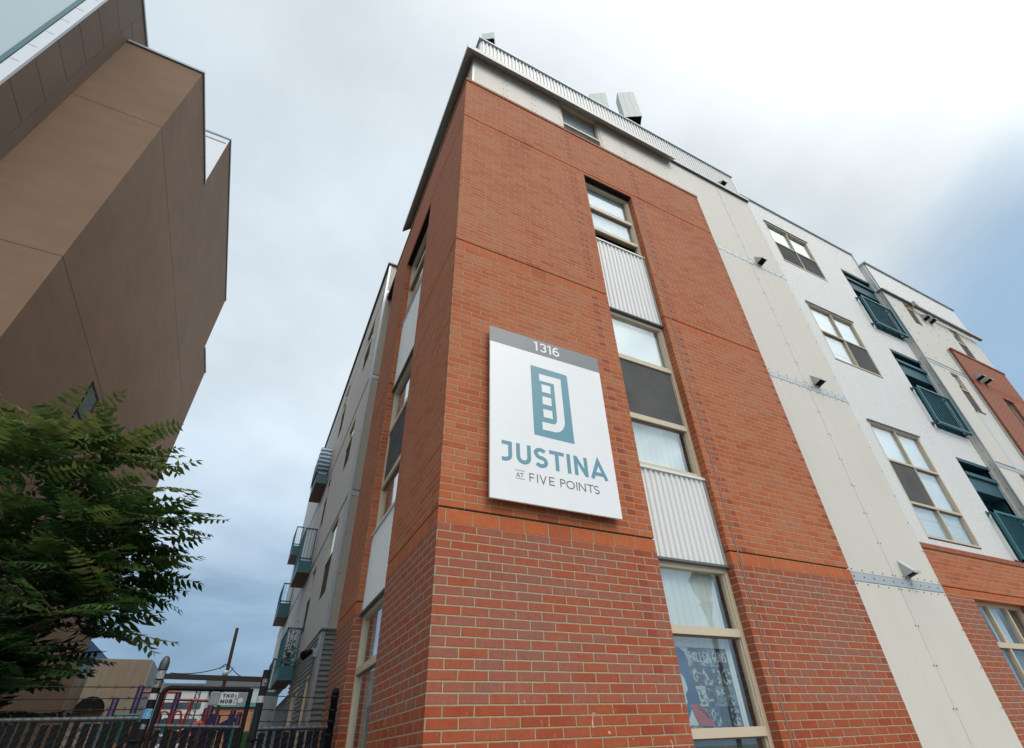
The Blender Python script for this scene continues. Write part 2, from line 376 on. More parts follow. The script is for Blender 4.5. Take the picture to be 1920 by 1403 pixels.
# --- brick skin, in zones parted by dark shadow gaps
zones = [('brick_wall_base', 0, 1.882, 'brickA0'), ('brick_wall_lower', 1.882, 3.095, 'brickA'), ('brick_wall_middle', 3.235, 6.46, 'brickB'),
         ('brick_wall_upper', 6.60, 9.47, 'brickC'), ('brick_wall_top', 9.61, TZ-.085, 'brickD')]
bands = [(3.095, 3.217, 'band'), (6.46, 6.580, 'bandC'), (9.47, 9.590, 'bandD')]
def skin(mb, z0, z1, mi, set_=0.):
    grid_wall(mb, set_, TX, z0, z1, set_, .22, [(RX0, RX1, .5, ZT)], 'y', mi)
    grid_wall(mb, .22, TY, z0, z1, set_, .22, [(LY0, LY1, .5, ZT)], 'x', mi)
    mb.box(TX-.2, TX, .22, .6, z0, z1, mi); mb.box(.22, 2.4, TY-.2, TY, z0, z1, mi)
def pieces(z0, z1):
    if z0 < ZT < z1:
        w = MB(); skin(w, z0, z1, 0); return [w]
    a, c, e = MB(), MB(), MB()
    a.box(0, RX0, 0, .22, z0, z1); a.box(0, .22, .22, LY0, z0, z1)
    c.box(RX1, TX, 0, .22, z0, z1); c.box(TX-.2, TX, .22, .6, z0, z1)
    e.box(0, .22, LY1, TY, z0, z1); e.box(.22, 2.4, TY-.2, TY, z0, z1)
    return [a, c, e]
for nm, z0, z1, mt in zones:
    for w in ([MB()] if z0 > ZT else pieces(z0, z1)):
        if z0 > ZT: skin(w, z0, z1, 0)
        w.build('brick_wall', mt, BLD)
for z0, z1, mt in bands:
    for w in pieces(z0, z1): w.build('brick_band', mt, BLD)
for z0, z1 in ((3.217, 3.235), (6.580, 6.60)):
    for a in (0, 1, 2):
        w = MB()
        if a == 0: w.box(.035, RX0, .035, .22, z0, z1); w.box(.035, .22, .22, LY0, z0, z1)
        if a == 1: w.box(RX1, TX, .035, .22, z0, z1)
        if a == 2: w.box(.035, .22, LY1, TY, z0, z1)
        w.build('shadow_gap', 'groove', BLD)
w = MB(); skin(w, 9.590, 9.61, 0, .035); w.build('shadow_gap', 'groove', BLD)
w = MB(); skin(w, TZ-.085, TZ-.07, 0, .012); w.build('shadow_gap', 'groove', BLD)
w = MB(); skin(w, TZ-.07, TZ, 0, -.012); w.box(.25, TX, .22, .3, TZ-.07, TZ); w.build('brick_cap', 'rowlock', BLD)
w = MB()
w.box(3.230, 3.247, -.003, .004, .5, 9.40); w.build('control_joint', 'sealant', BLD)
w = MB(); w.box(-.0015, .004, 3.33, 3.342, .5, 9.40); w.build('control_joint', 'sealant', BLD)
# --- unseen dark boxes and roof slab, added to block light inside
w = MB(); w.box(1.6, 7.2, 1.6, 7.0, .0, 12.6); w.box(.26, 7.5, .9, 7.2, 12.62, 12.85); w.box(7.4, 15.9, 1.4, 9, 0, 12.2)
w.build('light_block_core', 'dark', BLD)

def fr_box(mb, ax, a0, a1, z0, z1, d0, d1, mi=0):
    if ax == 'y': mb.box(a0, a1, d0, d1, z0, z1, mi)
    else: mb.box(d0, d1, a0, a1, z0, z1, mi)
def window(ax, a0, a1, z0, z1, pl_, rails, mulls=(), fills=(), fw=.05, dep=.07, frame='tan', rail_h=.07, glass='glass', room=.75, thick_jamb=None):
    """framed window; rails = z of crossbars, mulls = positions of uprights, fills[row][col] row 0 at the bottom: g glass, s screen, b white blind, v vertical blinds, d dark, o open"""
    f = MB(); P0, P1 = pl_, pl_+dep
    fr_box(f, ax, a0, a0+fw, z0, z1, P0, P1); fr_box(f, ax, a1-fw, a1, z0, z1, P0, P1)
    fr_box(f, ax, a0+fw, a1-fw, z0, z0+fw, P0, P1); fr_box(f, ax, a0+fw, a1-fw, z1-fw, z1, P0, P1)
    # inner bead, stepped back
    for q in (a0+fw, a1-fw-.014): fr_box(f, ax, q, q+.014, z0+fw, z1-fw, P0+.018, P1-.004, 0)
    edges = [z0+fw] + [r for r in rails] + [z1-fw]
    for r in rails:
        fr_box(f, ax, a0+fw, a1-fw, r-rail_h/2, r+rail_h/2, P0-.004, P1-.002)
        fr_box(f, ax, a0+fw, a1-fw, r-rail_h/2-.012, r-rail_h/2, P0+.02, P1-.004, 1)
    cuts = [a0+fw] + list(mulls) + [a1-fw]
    for mm in mulls: fr_box(f, ax, mm-.45*fw, mm+.45*fw, z0+fw, z1-fw, P0+.002, P1-.006)
    fo = f.build('window', [frame, 'tan_dark'], BLD)
    bx = MB(); e0, e1 = P1+.001, P1+room
    if ax == 'y':
        bx.mesh([(a0,e0,z0),(a1,e0,z0),(a1,e0,z1),(a0,e0,z1),(a0,e1,z0),(a1,e1,z0),(a1,e1,z1),(a0,e1,z1)], [(4,5,6,7),(0,4,7,3),(1,2,6,5),(0,1,5,4),(3,7,6,2)])
    else:
        bx.mesh([(e0,a0,z0),(e0,a1,z0),(e0,a1,z1),(e0,a0,z1),(e1,a0,z0),(e1,a1,z0),(e1,a1,z1),(e1,a0,z1)], [(4,5,6,7),(0,4,7,3),(1,2,6,5),(0,1,5,4),(3,7,6,2)])
    bx.build('room_wall', 'room', fo)
    for i, (lo, hi) in enumerate(zip(edges, edges[1:])):
        lo2 = lo + (rail_h/2 if i > 0 else 0); hi2 = hi - (rail_h/2 if i < len(edges)-2 else 0)
        for j, (c0, c1) in enumerate(zip(cuts, cuts[1:])):
            k = fills[i][j] if fills else 'b'
            c0_, c1_ = c0+(.45*fw if j else .0), c1-(.45*fw if j < len(cuts)-2 else .0)
            if k != 'o':
                gm = MB(); fr_box(gm, ax, c0_, c1_, lo2, hi2, P0+.036, P0+.042); gm.build('pane', glass, fo)
            if 's' in k:
                gm = MB(); fr_box(gm, ax, c0_+.012, c1_-.012, lo2+.012, hi2-.012, P0+.014, P0+.016)
                gm.build('insect_screen', 'screen', fo)
            if k[-1] in 'bvgdc':
                mt = {'b': 'blind_h', 'v': 'blind_v', 'g': 'blind_grey', 'd': 'curtain', 'c': 'blind_v'}[k[-1]]
                gm = MB(); q0, q1 = c0_+.0, c1_-(.07 if k[-1] == 'v' else 0.0)
                fr_box(gm, ax, q0, q1, lo2-.03, hi2+.03, P0+.085+.02*(k[-1] == 'v'), P0+.093+.02*(k[-1] == 'v')); gm.build('blind', mt, fo)
    return fo
def corr_panel(ax, a0, a1, z0, z1, pl_):
    c = MB(); corrugate(c, a0+.012, a1-.03, z0+.01, z1-.02, pl_, .016, .073, ax)
    fr_box(c, ax, a0, a1, z1-.028, z1, pl_-.016, pl_+.06, 0)            # cap above the ribs
    fr_box(c, ax, a1-.028, a1-.004, z0, z1-.03, pl_-.004, pl_+.06, 1); fr_box(c, ax, a0, a0+.010, z0, z1-.03, pl_-.004, pl_+.06, 1)
    fr_box(c, ax, a0, a1, z0-.014, z0+.008, pl_-.02, pl_+.06, 2)        # drip edge
    fr_box(c, ax, a0, a1, z0+.01, z1-.03, pl_+.05, pl_+.09, 2)
    return c.build('corrugated_panel', ['white', 'galv', 'flash_dark'], BLD)
def tall_stack(ax, a0, a1):
    g_ = 'glass' if ax == 'y' else 'glass_side'
    window(ax, a0, a1, .75, 3.065, FR, [1.68, 2.455], (), [['d'], ['v'], ['v']], glass=g_)
    corr_panel(ax, a0, a1, 3.08, 4.075, FR-.025)
    window(ax, a0, a1, 4.085, 6.425, FR, [4.745, 5.64], (), [['v'], ['sd'], ['b']], glass=g_)
    corr_panel(ax, a0, a1, 6.445, 7.945, FR-.025)
    window(ax, a0, a1, 7.955, ZT-.003, FR, [8.25, 8.815], (), [['o'], ['b'], ['b']], glass=g_)
w = MB(); w.box(RX0+.001, RX1-.001, .012, FR-.002, ZT-.02, ZT-.002); w.build('lintel', 'black', BLD)
w = MB(); w.box(.012, FR-.002, LY0+.001, LY1-.001, ZT-.02, ZT-.002); w.build('lintel', 'black', BLD)
tall_stack('y', RX0, RX1); tall_stack('x', LY0, LY1)

# --- beige fibre-cement panels (street side), steel bands, rivets
BY = .25
w = MB()
def rivets(mb, pts, ax, p, r=.0105, mi=1):
    for a, z in pts:
        V = []; 
        for k in range(6):
            q = (a+r*math.cos(k*math.pi/3), z+r*math.sin(k*math.pi/3)); V.append((q[0], p-.003, q[1]) if ax == 'y' else (p-.003, q[0], q[1]))
        for k in range(6):
            q = (a+r*1.2*math.cos(k*math.pi/3), z+r*1.2*math.sin(k*math.pi/3)); V.append((q[0], p+.002, q[1]) if ax == 'y' else (p+.002, q[0], q[1]))
        mb.mesh(V, [tuple(range(6)), tuple(range(5, -1, -1))] + [(k, (k+1)%6, 6+(k+1)%6, 6+k) for k in range(6)], mi)
cols_ = [(TX-.06, 6.424), (6.430, 7.5)]; lev = [(0, 3.195), (3.315, 6.46), (6.575, 9.715), (9.83, 12.6)]
for a0, a1 in cols_:
    for z0, z1 in lev:
        w.box(a0, a1, BY, BY+.02, z0, z1)
        pts = []
        zz_ = [z0+.03 + i*(z1-z0-.06)/7 for i in range(8)]
        ax0 = a0+.03 if a0 > 6 else TX+.04
        for q in zz_: pts += [(a1-.03, q), (ax0, q)]
        n = 6
        for i in range(1, n): pts += [(ax0+(a1-.03-ax0)*i/n, z0+.03), (ax0+(a1-.03-ax0)*i/n, z1-.03)]
        rivets(w, pts, 'y', BY)
w.build('beige_panel', ['beige', 'rivet'], BLD)
for z0, z1 in ((3.195, 3.315), (6.46, 6.575), (9.715, 9.83)):
    w = MB(); w.box(TX-.05, 7.505, BY-.004, BY+.012, z0+.006, z1-.006)
    rivets(w, [(TX+.05+i*.205, (z0+z1)/2) for i in range(12)], 'y', BY-.004, .011, 1)
    w.box(TX-.05, 7.505, BY+.004, BY+.03, z1-.008, z1, 2)
    w.build('steel_band', ['galv', 'rivet', 'flash_dark'], BLD)
w = MB(); w.box(TX-.06, 7.5, BY+.022, BY+.16, 0, 12.6); w.box(7.36, 7.5, BY+.16, .6, 0, 12.6); w.build('panel_backing', 'groove', BLD)
# top storey set back on the tower
w = MB(); seams = [.25, 1.0, 1.85, 2.06]
w.box(BY, 2.06, BY, BY+.02, TZ-.1, 12.62); w.box(3.02, TX-.06, BY, BY+.02, TZ-.1, 12.62); w.box(2.06, 3.02, BY, BY+.02, TZ-.1, 11.05)
w.box(2.06, 3.02, BY, BY+.02, 12.58, 12.62)
BX = .18
w.box(BX, BY, BY, BY+.02, TZ-.1, 12.62)
w.box(BX, BX+.02, BY+.021, 1.5, TZ-.1, 12.62); w.box(BX, BX+.02, 1.5, 2.6, TZ-.1, 11.05); w.box(BX, BX+.02, 2.6, 4.4, TZ-.1, 12.62); w.box(BX, BX+.02, 1.5, 2.6, 12.58, 12.62)
for s_ in (.20, .80, .88, 1.40, 1.49, 2.02, 3.06, 3.55, 3.63, 4.15, 4.75): rivets(w, [(s_, 10.95+.22*i) for i in range(8)], 'y', BY)
for s_ in (.5, 1.2, 2.9, 3.4, 4.1): rivets(w, [(s_, 10.95+.22*i) for i in range(8)], 'x', BX)
w.build('beige_panel', ['beige', 'rivet'], BLD)
w = MB(); w.box(BX-.004, BX+.03, BY-.004, BY-.0005, TZ-.02, 12.6); w.box(BX-.004, BX-.0005, BY-.0005, BY+.03, TZ-.02, 12.6)
w.build('corner_trim', ['galv', 'rivet'], BLD)
for s_ in (.845, 1.445, 3.59): w = MB(); w.box(s_-.003, s_+.003, BY-.001, BY+.002, TZ, 12.6); w.build('panel_seam', 'rivet', BLD)
window('y', 2.06, 3.02, 11.05, 12.58, BY+.01, [11.75], (), [['sd'], ['b']], rail_h=.05)
window('x', 1.5, 2.6, 11.05, 12.58, BX+.01, [11.75], (), [['sd'], ['b']], rail_h=.05, glass='glass_side')
# eave: sloping soffit with a light fascia
w = MB(); ex, ey, eo, ei = 5.0, 4.55, .075, .25
zo, zi, zf, zp = 12.36, 12.58, 12.50, 12.72
prof = [(ei+.12, zi+.03), (ei, zi), (eo, zo), (eo, zf), (ei+.12, zp)]
sh = .07
A_ = [(ex, p, z) for p, z in prof]; B_ = [(p-sh, p, z) for p, z in prof]; C_ = [(p-sh, ey, z) for p, z in prof]
for i in range(len(prof)):
    j = (i+1) % len(prof); mi = 0 if i in (0, 1) else 1
    w.face([B_[i], A_[i], A_[j], B_[j]], mi); w.face([C_[i], B_[i], B_[j], C_[j]], mi)
w.face(A_, 1); w.face(list(reversed(C_)), 1)
w.build('eave', ['eave_soffit', 'flash'], BLD)
w = MB(); w.box(5.0, 7.52, BY-.05, BY+.05, 12.575, 12.61); w.box(5.0, 7.52, BY-.056, BY-.05, 12.57, 12.66, 1); w.build('flashing', ['flash_dark', 'flash'], BLD)
# corrugated parapet
w = MB(); corrugate(w, .36, 7.53, 12.55, 13.86, .345, .022, .085); corrugate(w, .37, 4.5, 12.55, 13.86, .345, .024, .085, 'x')
w.box(.372, 7.50, .372, .42, 12.5, 13.85, 1); w.box(.372, .42, .42, 4.5, 12.5, 13.85, 1)
w.box(7.50, 7.54, .34, .80, 12.6, 13.86, 0); w.build('parapet', ['white', 'flash_dark'], BLD)
w = MB(); w.box(.315, 7.555, .315, .46, 13.86, 13.90); w.box(.315, .46, .46, 4.55, 13.86, 13.90); w.build('parapet_cap', 'cap', BLD)

# --- vent hoods
def hood(x, z, yw, wd=.15, ht=.225, pr=.15, lab=None):
    V = [(x, yw, z+ht), (x+wd, yw, z+ht), (x, yw, z), (x+wd, yw, z), (x, yw-pr, z+.035), (x+wd, yw-pr, z+.035)]
    h_ = MB(); h_.mesh(V, [(0, 4, 5, 1), (0, 2, 4), (1, 5, 3)], 0)
    h_.face([(x+.008, yw-.004, z+.02), (x+wd-.008, yw-.004, z+.02), (x+wd-.008, yw-pr+.006, z+.05), (x+.008, yw-pr+.006, z+.05)], 1)
    h_.box(x-.004, x+wd+.004, yw-pr-.004, yw-pr, z+.02, z+.05, 0)
    return h_.build('vent_hood', ['galv', 'black'], BLD)
for z in (3.345, 6.61, 9.83, 12.78): hood(6.66, z, BY if z < 12 else .34, pr=.15 if z < 12 else .2)

# --- white corrugated section
WX0, WX1, WY = 7.5, 12.2, .41
WO = [(8.18, 9.78, 10.92, 12.42), (8.18, 9.78, 7.86, 9.48), (8.18, 9.78, 4.15, 6.36),
      (10.93, 12.17, 9.75, 12.0), (10.93, 12.17, 6.87, 9.12), (10.93, 12.17, 3.97, 6.18)]
w = MB()
xs = [WX0, 8.18, 9.78, 10.93, 12.17, WX1]
for a, c in zip(xs, xs[1:]):
    cuts = sorted([(o[2], o[3]) for o in WO if o[0] < (a+c)/2 < o[1]]); z = 3.97
    for lo, hi in cuts + [(13.2, 13.2)]:
        if lo > z: corrugate(w, a, c, z, lo-(.03 if lo < 13 and a < 9 else 0), WY-.014, .010, .075)
        z = hi
w.build('corrugated_wall', ['white'], BLD)
w = MB(); grid_wall(w, WX0, WX1, 3.97, 13.19, WY+.003, WY+.06, WO); w.build('wall_backing', 'flash_dark', BLD)
w = MB(); w.box(WX0+.02, WX1, WY-.05, WY+.4, 13.2, 13.235); w.build('parapet_cap', 'cap', BLD)
w = MB(); w.box(WX0, WX1, WY-.034, WY, 3.955, 3.968); w.box(12.17, 12.195, WY-.045, WY-.021, 3.98, 13.2, 1); w.build('drip_edge', ['flash_dark', 'white'], BLD)
for k, (x0, x1, z0, z1) in enumerate(WO[:3]):
    w = MB(); w.box(x0-.03, x1+.03, WY-.045, WY-.021, z1, z1+.022); w.build('window_flashing', ['flash_dark', 'flash'], BLD)
    midx = 8.98
    if k == 0: window('y', x0, x1, z0, z1, WY-.012, [11.63], [midx], [['sg', 'sg'], ['b', 'b']], rail_h=.034, fw=.036)
    if k == 1: window('y', x0, x1, z0, z1, WY-.012, [8.65], [midx], [['b', 'sd'], ['b', 'b']], rail_h=.034, fw=.036)
    if k == 2: window('y', x0, x1, z0, z1, WY-.012, [4.75, 5.56], [midx], [['b', 'b'], ['sd', 'b'], ['b', 'b']], rail_h=.04, fw=.036)
# recessed teal balcony doors with railings
def door(x0, x1, z0, z1, rz0, rz1):
    rec = .34; f = MB(); yb = WY+rec
    f.box(x0-.04, x0, WY-.0, yb, z0, z1); f.box(x1, x1+.04, WY-.0, yb, z0, z1); f.box(x0-.04, x1+.04, WY-.0, yb, z1, z1+.05)
    f.box(x0, x1, WY+.0, yb, z0-.04, z0)
    f.box(x0, x1, WY-.024, WY+.05, z1-.40, z1-.32); f.box(x0, x1, WY+.0, WY+.05, z1-.06, z1)     # header beam
    f.box(x0, x1, WY+.02, yb, z1-.72, z1-.40)
    f.box(x0, x0+.09, yb-.06, yb, z0, z1-.72); f.box(x1-.09, x1, yb-.06, yb, z0, z1-.72); f.box(x0+.50, x0+.60, yb-.06, yb, z0, z1-.72); f.box(x0+.09, x1-.09, yb-.06, yb, z1-.84, z1-.72)
    f.box(x0+.09, x1-.09, yb-.06, yb, z0, z0+.14); f.box(x0, x1, yb, yb+.03, z0, z1)
    f.box(x0+.60, x0+.612, yb-.064, yb-.058, z0, z1-.72, 1); f.box(x1-.012, x1+.0, WY-.03, WY+.02, z0, z1-.1, 1)
    dr = f.build('balcony_door', ['teal_dark', 'white'], BLD)
    gm = MB(); gm.box(x0+.09, x0+.50, yb-.036, yb-.03, z0+.14, z1-.84); gm.box(x0+.61, x1-.09, yb-.036, yb-.03, z0+.14, z1-.84); gm.build('pane', 'glass', dr)
    r = MB(); a0, a1, yr = 10.76, 12.06, .285
    for z in (rz0, rz1): r.box(a0, a1, yr-.022, yr+.022, z-.022, z+.022)
    for q in (a0, a1-.05): r.box(q, q+.05, yr-.024, yr+.024, rz0-.05, rz1+.022)
    for z in (rz0+.01, rz1-.005):
        for q in (a0+.008, a1-.042): r.box(q, q+.034, yr, WY-.006, z-.018, z+.018)
        r.box(a0-.01, a0+.055, WY-.03, WY-.02, z-.045, z+.045)
    n = 12
    for i in range(1, n): q = a0+.05+(a1-a0-.1)*i/n; r.box(q-.0065, q+.0065, yr-.008, yr+.008, rz0, rz1)
    r.build('railing', 'teal', BLD)
door(10.93, 12.17, 9.75, 12.0, 9.82, 10.74); door(10.93, 12.17, 6.87, 9.12, 6.93, 7.86); door(10.93, 12.17, 3.97, 6.18, 4.0, 4.93)
# brick base below the white section
LY = .29; LW = (8.32, 9.90, 1.0, 3.20)
w = MB(); grid_wall(w, 7.5, 13.5, 0, 3.195, LY, LY+.2, [LW]); w.build('brick_wall', 'brickA', BLD)
w = MB(); w.box(7.5, 13.5, LY, LY+.2, 3.195, 3.31); w.build('brick_band', 'band', BLD)
w = MB(); w.box(7.5, 13.5, LY+.02, LY+.2, 3.31, 3.325); w.build('shadow_gap', 'groove', BLD)
w = MB(); w.box(7.5, 13.5, LY+.014, LY+.2, 3.865, 3.88); w.build('shadow_gap', 'groove', BLD)
w = MB(); w.box(7.5, 13.5, LY, LY+.2, 3.325, 3.865); w.build('brick_wall', 'brickB', BLD)
w = MB(); w.box(7.5, 13.5, LY-.012, LY+.2, 3.88, 3.955); w.build('brick_cap', 'rowlock', BLD)
window('y', LW[0], LW[1], LW[2], LW[3], LY+.1, [1.86, 2.60], [8.87, 9.42], [['d', 'd', 'd'], ['g', 'd', 'd'], ['v', 'v', 'd']], rail_h=.075)

# --- far projecting wing on the street side
V0, V1, VY = 12.2, 16.75, .25
VO = [(15.2, 15.75, 4.0, 8.74), (13.07, 13.46, 10.66, 11.52), (15.22, 15.74, 10.1, 11.38), (13.07, 13.5, 7.81, 9.02), (13.07, 13.5, 3.2, 6.16)]
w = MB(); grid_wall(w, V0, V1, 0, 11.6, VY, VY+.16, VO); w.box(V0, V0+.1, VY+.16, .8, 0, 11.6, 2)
for x_ in (12.4, 12.85, 13.7, 14.1, 14.5, 14.9, 15.95): rivets(w, [(x_, 8.9+.42*i+.13*(x_ % .5)) for i in range(6)], 'y', VY, .018)
rivets(w, [(.32, 3.4+.45*i) for i in range(18)], 'x', V0, .012)
w.build('beige_panel', ['beige', 'rivet', 'beige_warm'], BLD)
w = MB(); w.box(V0-.008, V0+.05, VY-.008, VY, 0, 11.55); w.box(V0-.008, V0, VY, VY+.02, 0, 11.55); w.box(V0-.006, V0, VY+.05, WY, 9.16, 9.26); w.box(V0-.006, V0, VY+.05, WY, 6.2, 6.3)
for z in (9.12, 6.22): w.box(V0+.05, 14.0, VY-.008, VY, z-.06, z+.03); w.box(V0+.05, 14.0, VY-.012, VY+.01, z+.03, z+.055, 1)
w.build('steel_band', ['galv', 'flash_dark'], BLD)
w = MB(); w.box(V0-.03, V1, VY-.06, VY+.02, 11.55, 11.60); w.box(V0-.03, V0+.02, VY+.02, WY, 11.55, 11.60); w.build('flashing', 'flash_dark', BLD)
w = MB(); corrugate(w, V0, V1, 11.6, 12.66, VY-.02, .006, .075); corrugate(w, VY, .7, 11.6, 12.66, V0-.02, .02, .068, 'x'); w.box(V0+.004, V1, VY+.004, VY+.1, 11.6, 12.66, 1)
w.box(V0+.004, V0+.05, VY+.1, .7, 11.6, 12.66, 1); w.build('parapet', ['white', 'flash'], BLD)
w = MB(); w.box(V0-.05, V1+.02, VY-.06, VY+.15, 12.66, 12.70); w.box(V0-.05, V0+.1, VY+.15, .75, 12.66, 12.70); w.build('parapet_cap', 'cap', BLD)
w = MB(); w.box(13.5, 16.95, .12, VY-.061, 11.38, 11.41); w.box(13.5, 16.95, .105, .12, 11.38, 11.45, 1); w.box(13.45, 13.62, .1, VY-.061, 11.412, 11.56, 1); w.build('eave', ['soffit', 'flash'], BLD)
for x_ in (13.75, 14.05): hood(x_, 11.08, VY, .17, .2, .16)
window('y', 13.07, 13.46, 10.66, 11.52, VY+.0, [11.28], (), [['sd'], ['b']], rail_h=.03, fw=.025)
window('y', 15.22, 15.74, 10.1, 11.38, VY+.0, [10.78], (), [['sd'], ['b']], rail_h=.03, fw=.025)
window('y', 13.07, 13.5, 7.81, 9.02, VY+.0, [8.46], (), [['sd'], ['b']], rail_h=.03, fw=.025)
window('y', 13.07, 13.5, 3.2, 6.16, VY+.0, [5.5], (), [['sd'], ['b']], rail_h=.03, fw=.025)
w = MB(); corrugate(w, 13.08, 13.49, 6.24, 7.79, VY-.014, .012, .05); w.box(13.06, 13.51, VY-.03, VY+.01, 7.79, 7.805, 1); w.build('corrugated_panel', ['white', 'flash_dark'], BLD)
# its brick bay
Q0, QY, QT = 14.0, .17, 10.05
w = MB(); grid_wall(w, Q0, V1, 0, 8.86, QY, VY-.002, [(15.2, 15.75, 4, 8.74)]); w.box(Q0, V1, QY, VY-.002, 8.995, QT-.07); w.build('brick_wall', 'brickQ', BLD)
w = MB(); w.box(Q0, V1, QY, VY-.002, 8.86, 8.98); w.build('brick_band', 'bandQ', BLD)
w = MB(); w.box(Q0, V1, QY+.02, VY-.002, 8.98, 8.995); w.build('shadow_gap', 'groove', BLD)
w = MB(); w.box(Q0-.015, V1+.02, QY-.02, VY-.002, QT-.07, QT); w.build('brick_cap', 'rowlock', BLD)
w = MB(); w.box(Q0-.07, Q0-.002, VY-.03, VY-.001, 0, QT-.05); w.build('corner_trim', 'galv', BLD)
window('y', 15.2, 15.75, 4.0, 8.74, QY+.07, [7.85, 6.9], (), [['b'], ['b'], ['sd']], rail_h=.05, fw=.035)
for x_ in (14.25, 14.62): hood(x_, 9.05, QY, .17, .22, .17)

# --- alley wing
AX, AY0, AY1, AZ = .17, 7.2, 24.0, 14.1
AO = [(8.35, 9.5, 11.35, 12.95), (12.55, 13.6, 11.2, 13.4), (8.6, 9.6, 8.0, 9.40), (12.5, 13.3, 7.7, 9.45), (8.25, 9.35, 4.62, 6.40), (11.35, 12.2, 4.4, 6.15),
      (7.42, 8.5, 1.2, 3.06), (9.75, 10.95, 1.2, 3.05)]
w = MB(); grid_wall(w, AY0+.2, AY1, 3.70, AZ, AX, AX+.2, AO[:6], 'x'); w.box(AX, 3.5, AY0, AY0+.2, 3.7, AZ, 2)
for y_ in (7.6, 7.95, 9.9, 10.5, 11.1, 14.2, 15.1): rivets(w, [(y_, 3.9+.55*i) for i in range(18)], 'x', AX, .014)
for x_ in (.26, .62): rivets(w, [(x_, 3.9+.42*i) for i in range(24)], 'y', AY0, .012)
w.build('beige_panel', ['beige', 'rivet', 'beige_warm'], BLD)
w = MB(); w.box(AX-.012, AX+.05, AY0-.012, AY0, 3.7, AZ); w.box(AX-.012, AX, AY0, AY0+.05, 3.7, AZ)
for z in (6.5, 9.76, 12.95): w.box(AX+.05, 1.2, AY0-.008, AY0, z-.07, z+.05); w.box(AX-.008, AX, AY0+.05, AY1, z-.05, z+.02, 0 if z > 12 else 1); w.box(AX+.05, 1.2, AY0-.012, AY0+.01, z+.05, z+.075, 1)
w.build('steel_band', ['galv', 'flash_dark'], BLD)
w = MB(); w.box(AX-.06, 3, AY0-.06, AY1, AZ, AZ+.05); w.build('parapet_cap', 'flash_dark', BLD)
for (a0, a1, z0, z1), sp in zip(AO[:6], (12.1, 12.3, 8.8, 8.7, 5.5, 5.3)): window('x', a0, a1, z0, z1, AX+.0, [sp], (), [['sd'], ['b']], rail_h=.04, fw=.035, glass='glass_side')
w = MB()
ys = [AY0+.28, 7.42, 8.5, 9.75, 10.95, 12.0]
for a, c in zip(ys, ys[1:]):
    cuts = [(o[2], o[3]) for o in AO[6:] if o[0] < (a+c)/2 < o[1]]; z = 0
    for lo, hi in cuts + [(3.68, 3.68)]:
        if lo > z: corrugate(w, a, c, z, lo, AX-.035, .03, .085, 'x', True)
        z = hi
corrugate(w, AX+.02, 2.0, 0, 3.66, AY0-.03, .028, .085, 'y', True)
w.build('ribbed_wall', 'rib', BLD)
w = MB(); w.box(AX-.045, AX+.02, AY0-.04, AY0+.28, 0, 3.67); w.box(AX-.07, AX+.6, AY0-.07, AY0-.04, 3.67, 3.70, 1); w.box(AX-.07, AX-.045, AY0-.04, 12.0, 3.67, 3.70, 1); w.build('corner_trim', ['ribtrim', 'flash_dark'], BLD)
w = MB(); grid_wall(w, AY0+.1, 12, 0, 3.69, AX+.002, AX+.06, AO[6:], 'x'); w.box(AX+.06, 2.2, AY0+.0, AY0+.1, 0, 3.69); w.box(AX+.5, 6, 12.0, AY1, 0, 3.7); w.box(AX+.07, 6, 12, 12.2, 0, 3.7); w.build('wall_backing', 'flash_dark', BLD)
for a0, a1, z0, z1 in AO[6:]: window('x', a0, a1, z0, z1, AX-.02, [2.25], (), [['b'], ['b']], rail_h=.05, fw=.06, glass='glass_side')
for y_ in (14.4, 19.0):
    w = MB(); w.box(-.30, .1, y_, y_+.25, 0, 3.3); w.build('pillar', 'greywall', BLD)
w = MB(); w.box(1.2, 6, AY0+.3, AY1, 3.72, 13.9); w.build('light_block_core', 'dark', BLD)  # unseen dark box added inside the wing to block light
# alley balconies
def balcony(y0, y1, z0, fh, rz, px=-.21, slab='soffit'):
    s_ = MB(); s_.box(px, AX-.01, y0, y1, z0-.012, z0, 1); s_.box(px, AX-.01, y0, y0+.03, z0, z0+fh); s_.box(px, px+.03, y0+.03, y1, z0, z0+fh); s_.box(px, AX-.01, y1-.03, y1, z0, z0+fh)
    s_.box(px+.03, AX-.01, y0+.03, y1-.03, z0, z0+.05, 1)
    o = s_.build('balcony', ['teal', 'soffit'], BLD)
    r = MB(); t_ = .022
    for (a, c) in ((px, y0), (px, y1-t_*2), (AX-.06, y0), (px, (y0+y1)/2)): r.box(a, a+t_*1.6, c, c+t_*1.6, z0+fh-.02, rz)
    for z in (z0+fh+.07, rz): r.box(px, px+t_*1.5, y0, y1, z-t_, z+t_); r.box(px, AX-.02, y0, y0+t_*1.5, z-t_, z+t_)
    n = int((y1-y0)/.12)
    for i in range(1, n): q = y0+(y1-y0)*i/n; r.box(px+.008, px+.022, q-.007, q+.007, z0+fh+.07, rz)
    for i in range(1, 4): q = px+(AX-px)*i/4; r.box(q-.007, q+.007, y0+.008, y0+.022, z0+fh+.07, rz)
    r.build('railing', 'teal', o); return o
balcony(11.58, 13.4, 3.37, .30, 4.53); balcony(13.3, 15.1, 6.46, .34, 7.82); balcony(14.1, 15.9, 9.81, .36, 11.2)
balcony(16.3, 18.0, 3.33, .25, 4.5, -.15); balcony(19.4, 21.2, 6.45, .5, 7.7, -.25); balcony(21.6, 23.2, 9.6, .4, 10.9, -.18)
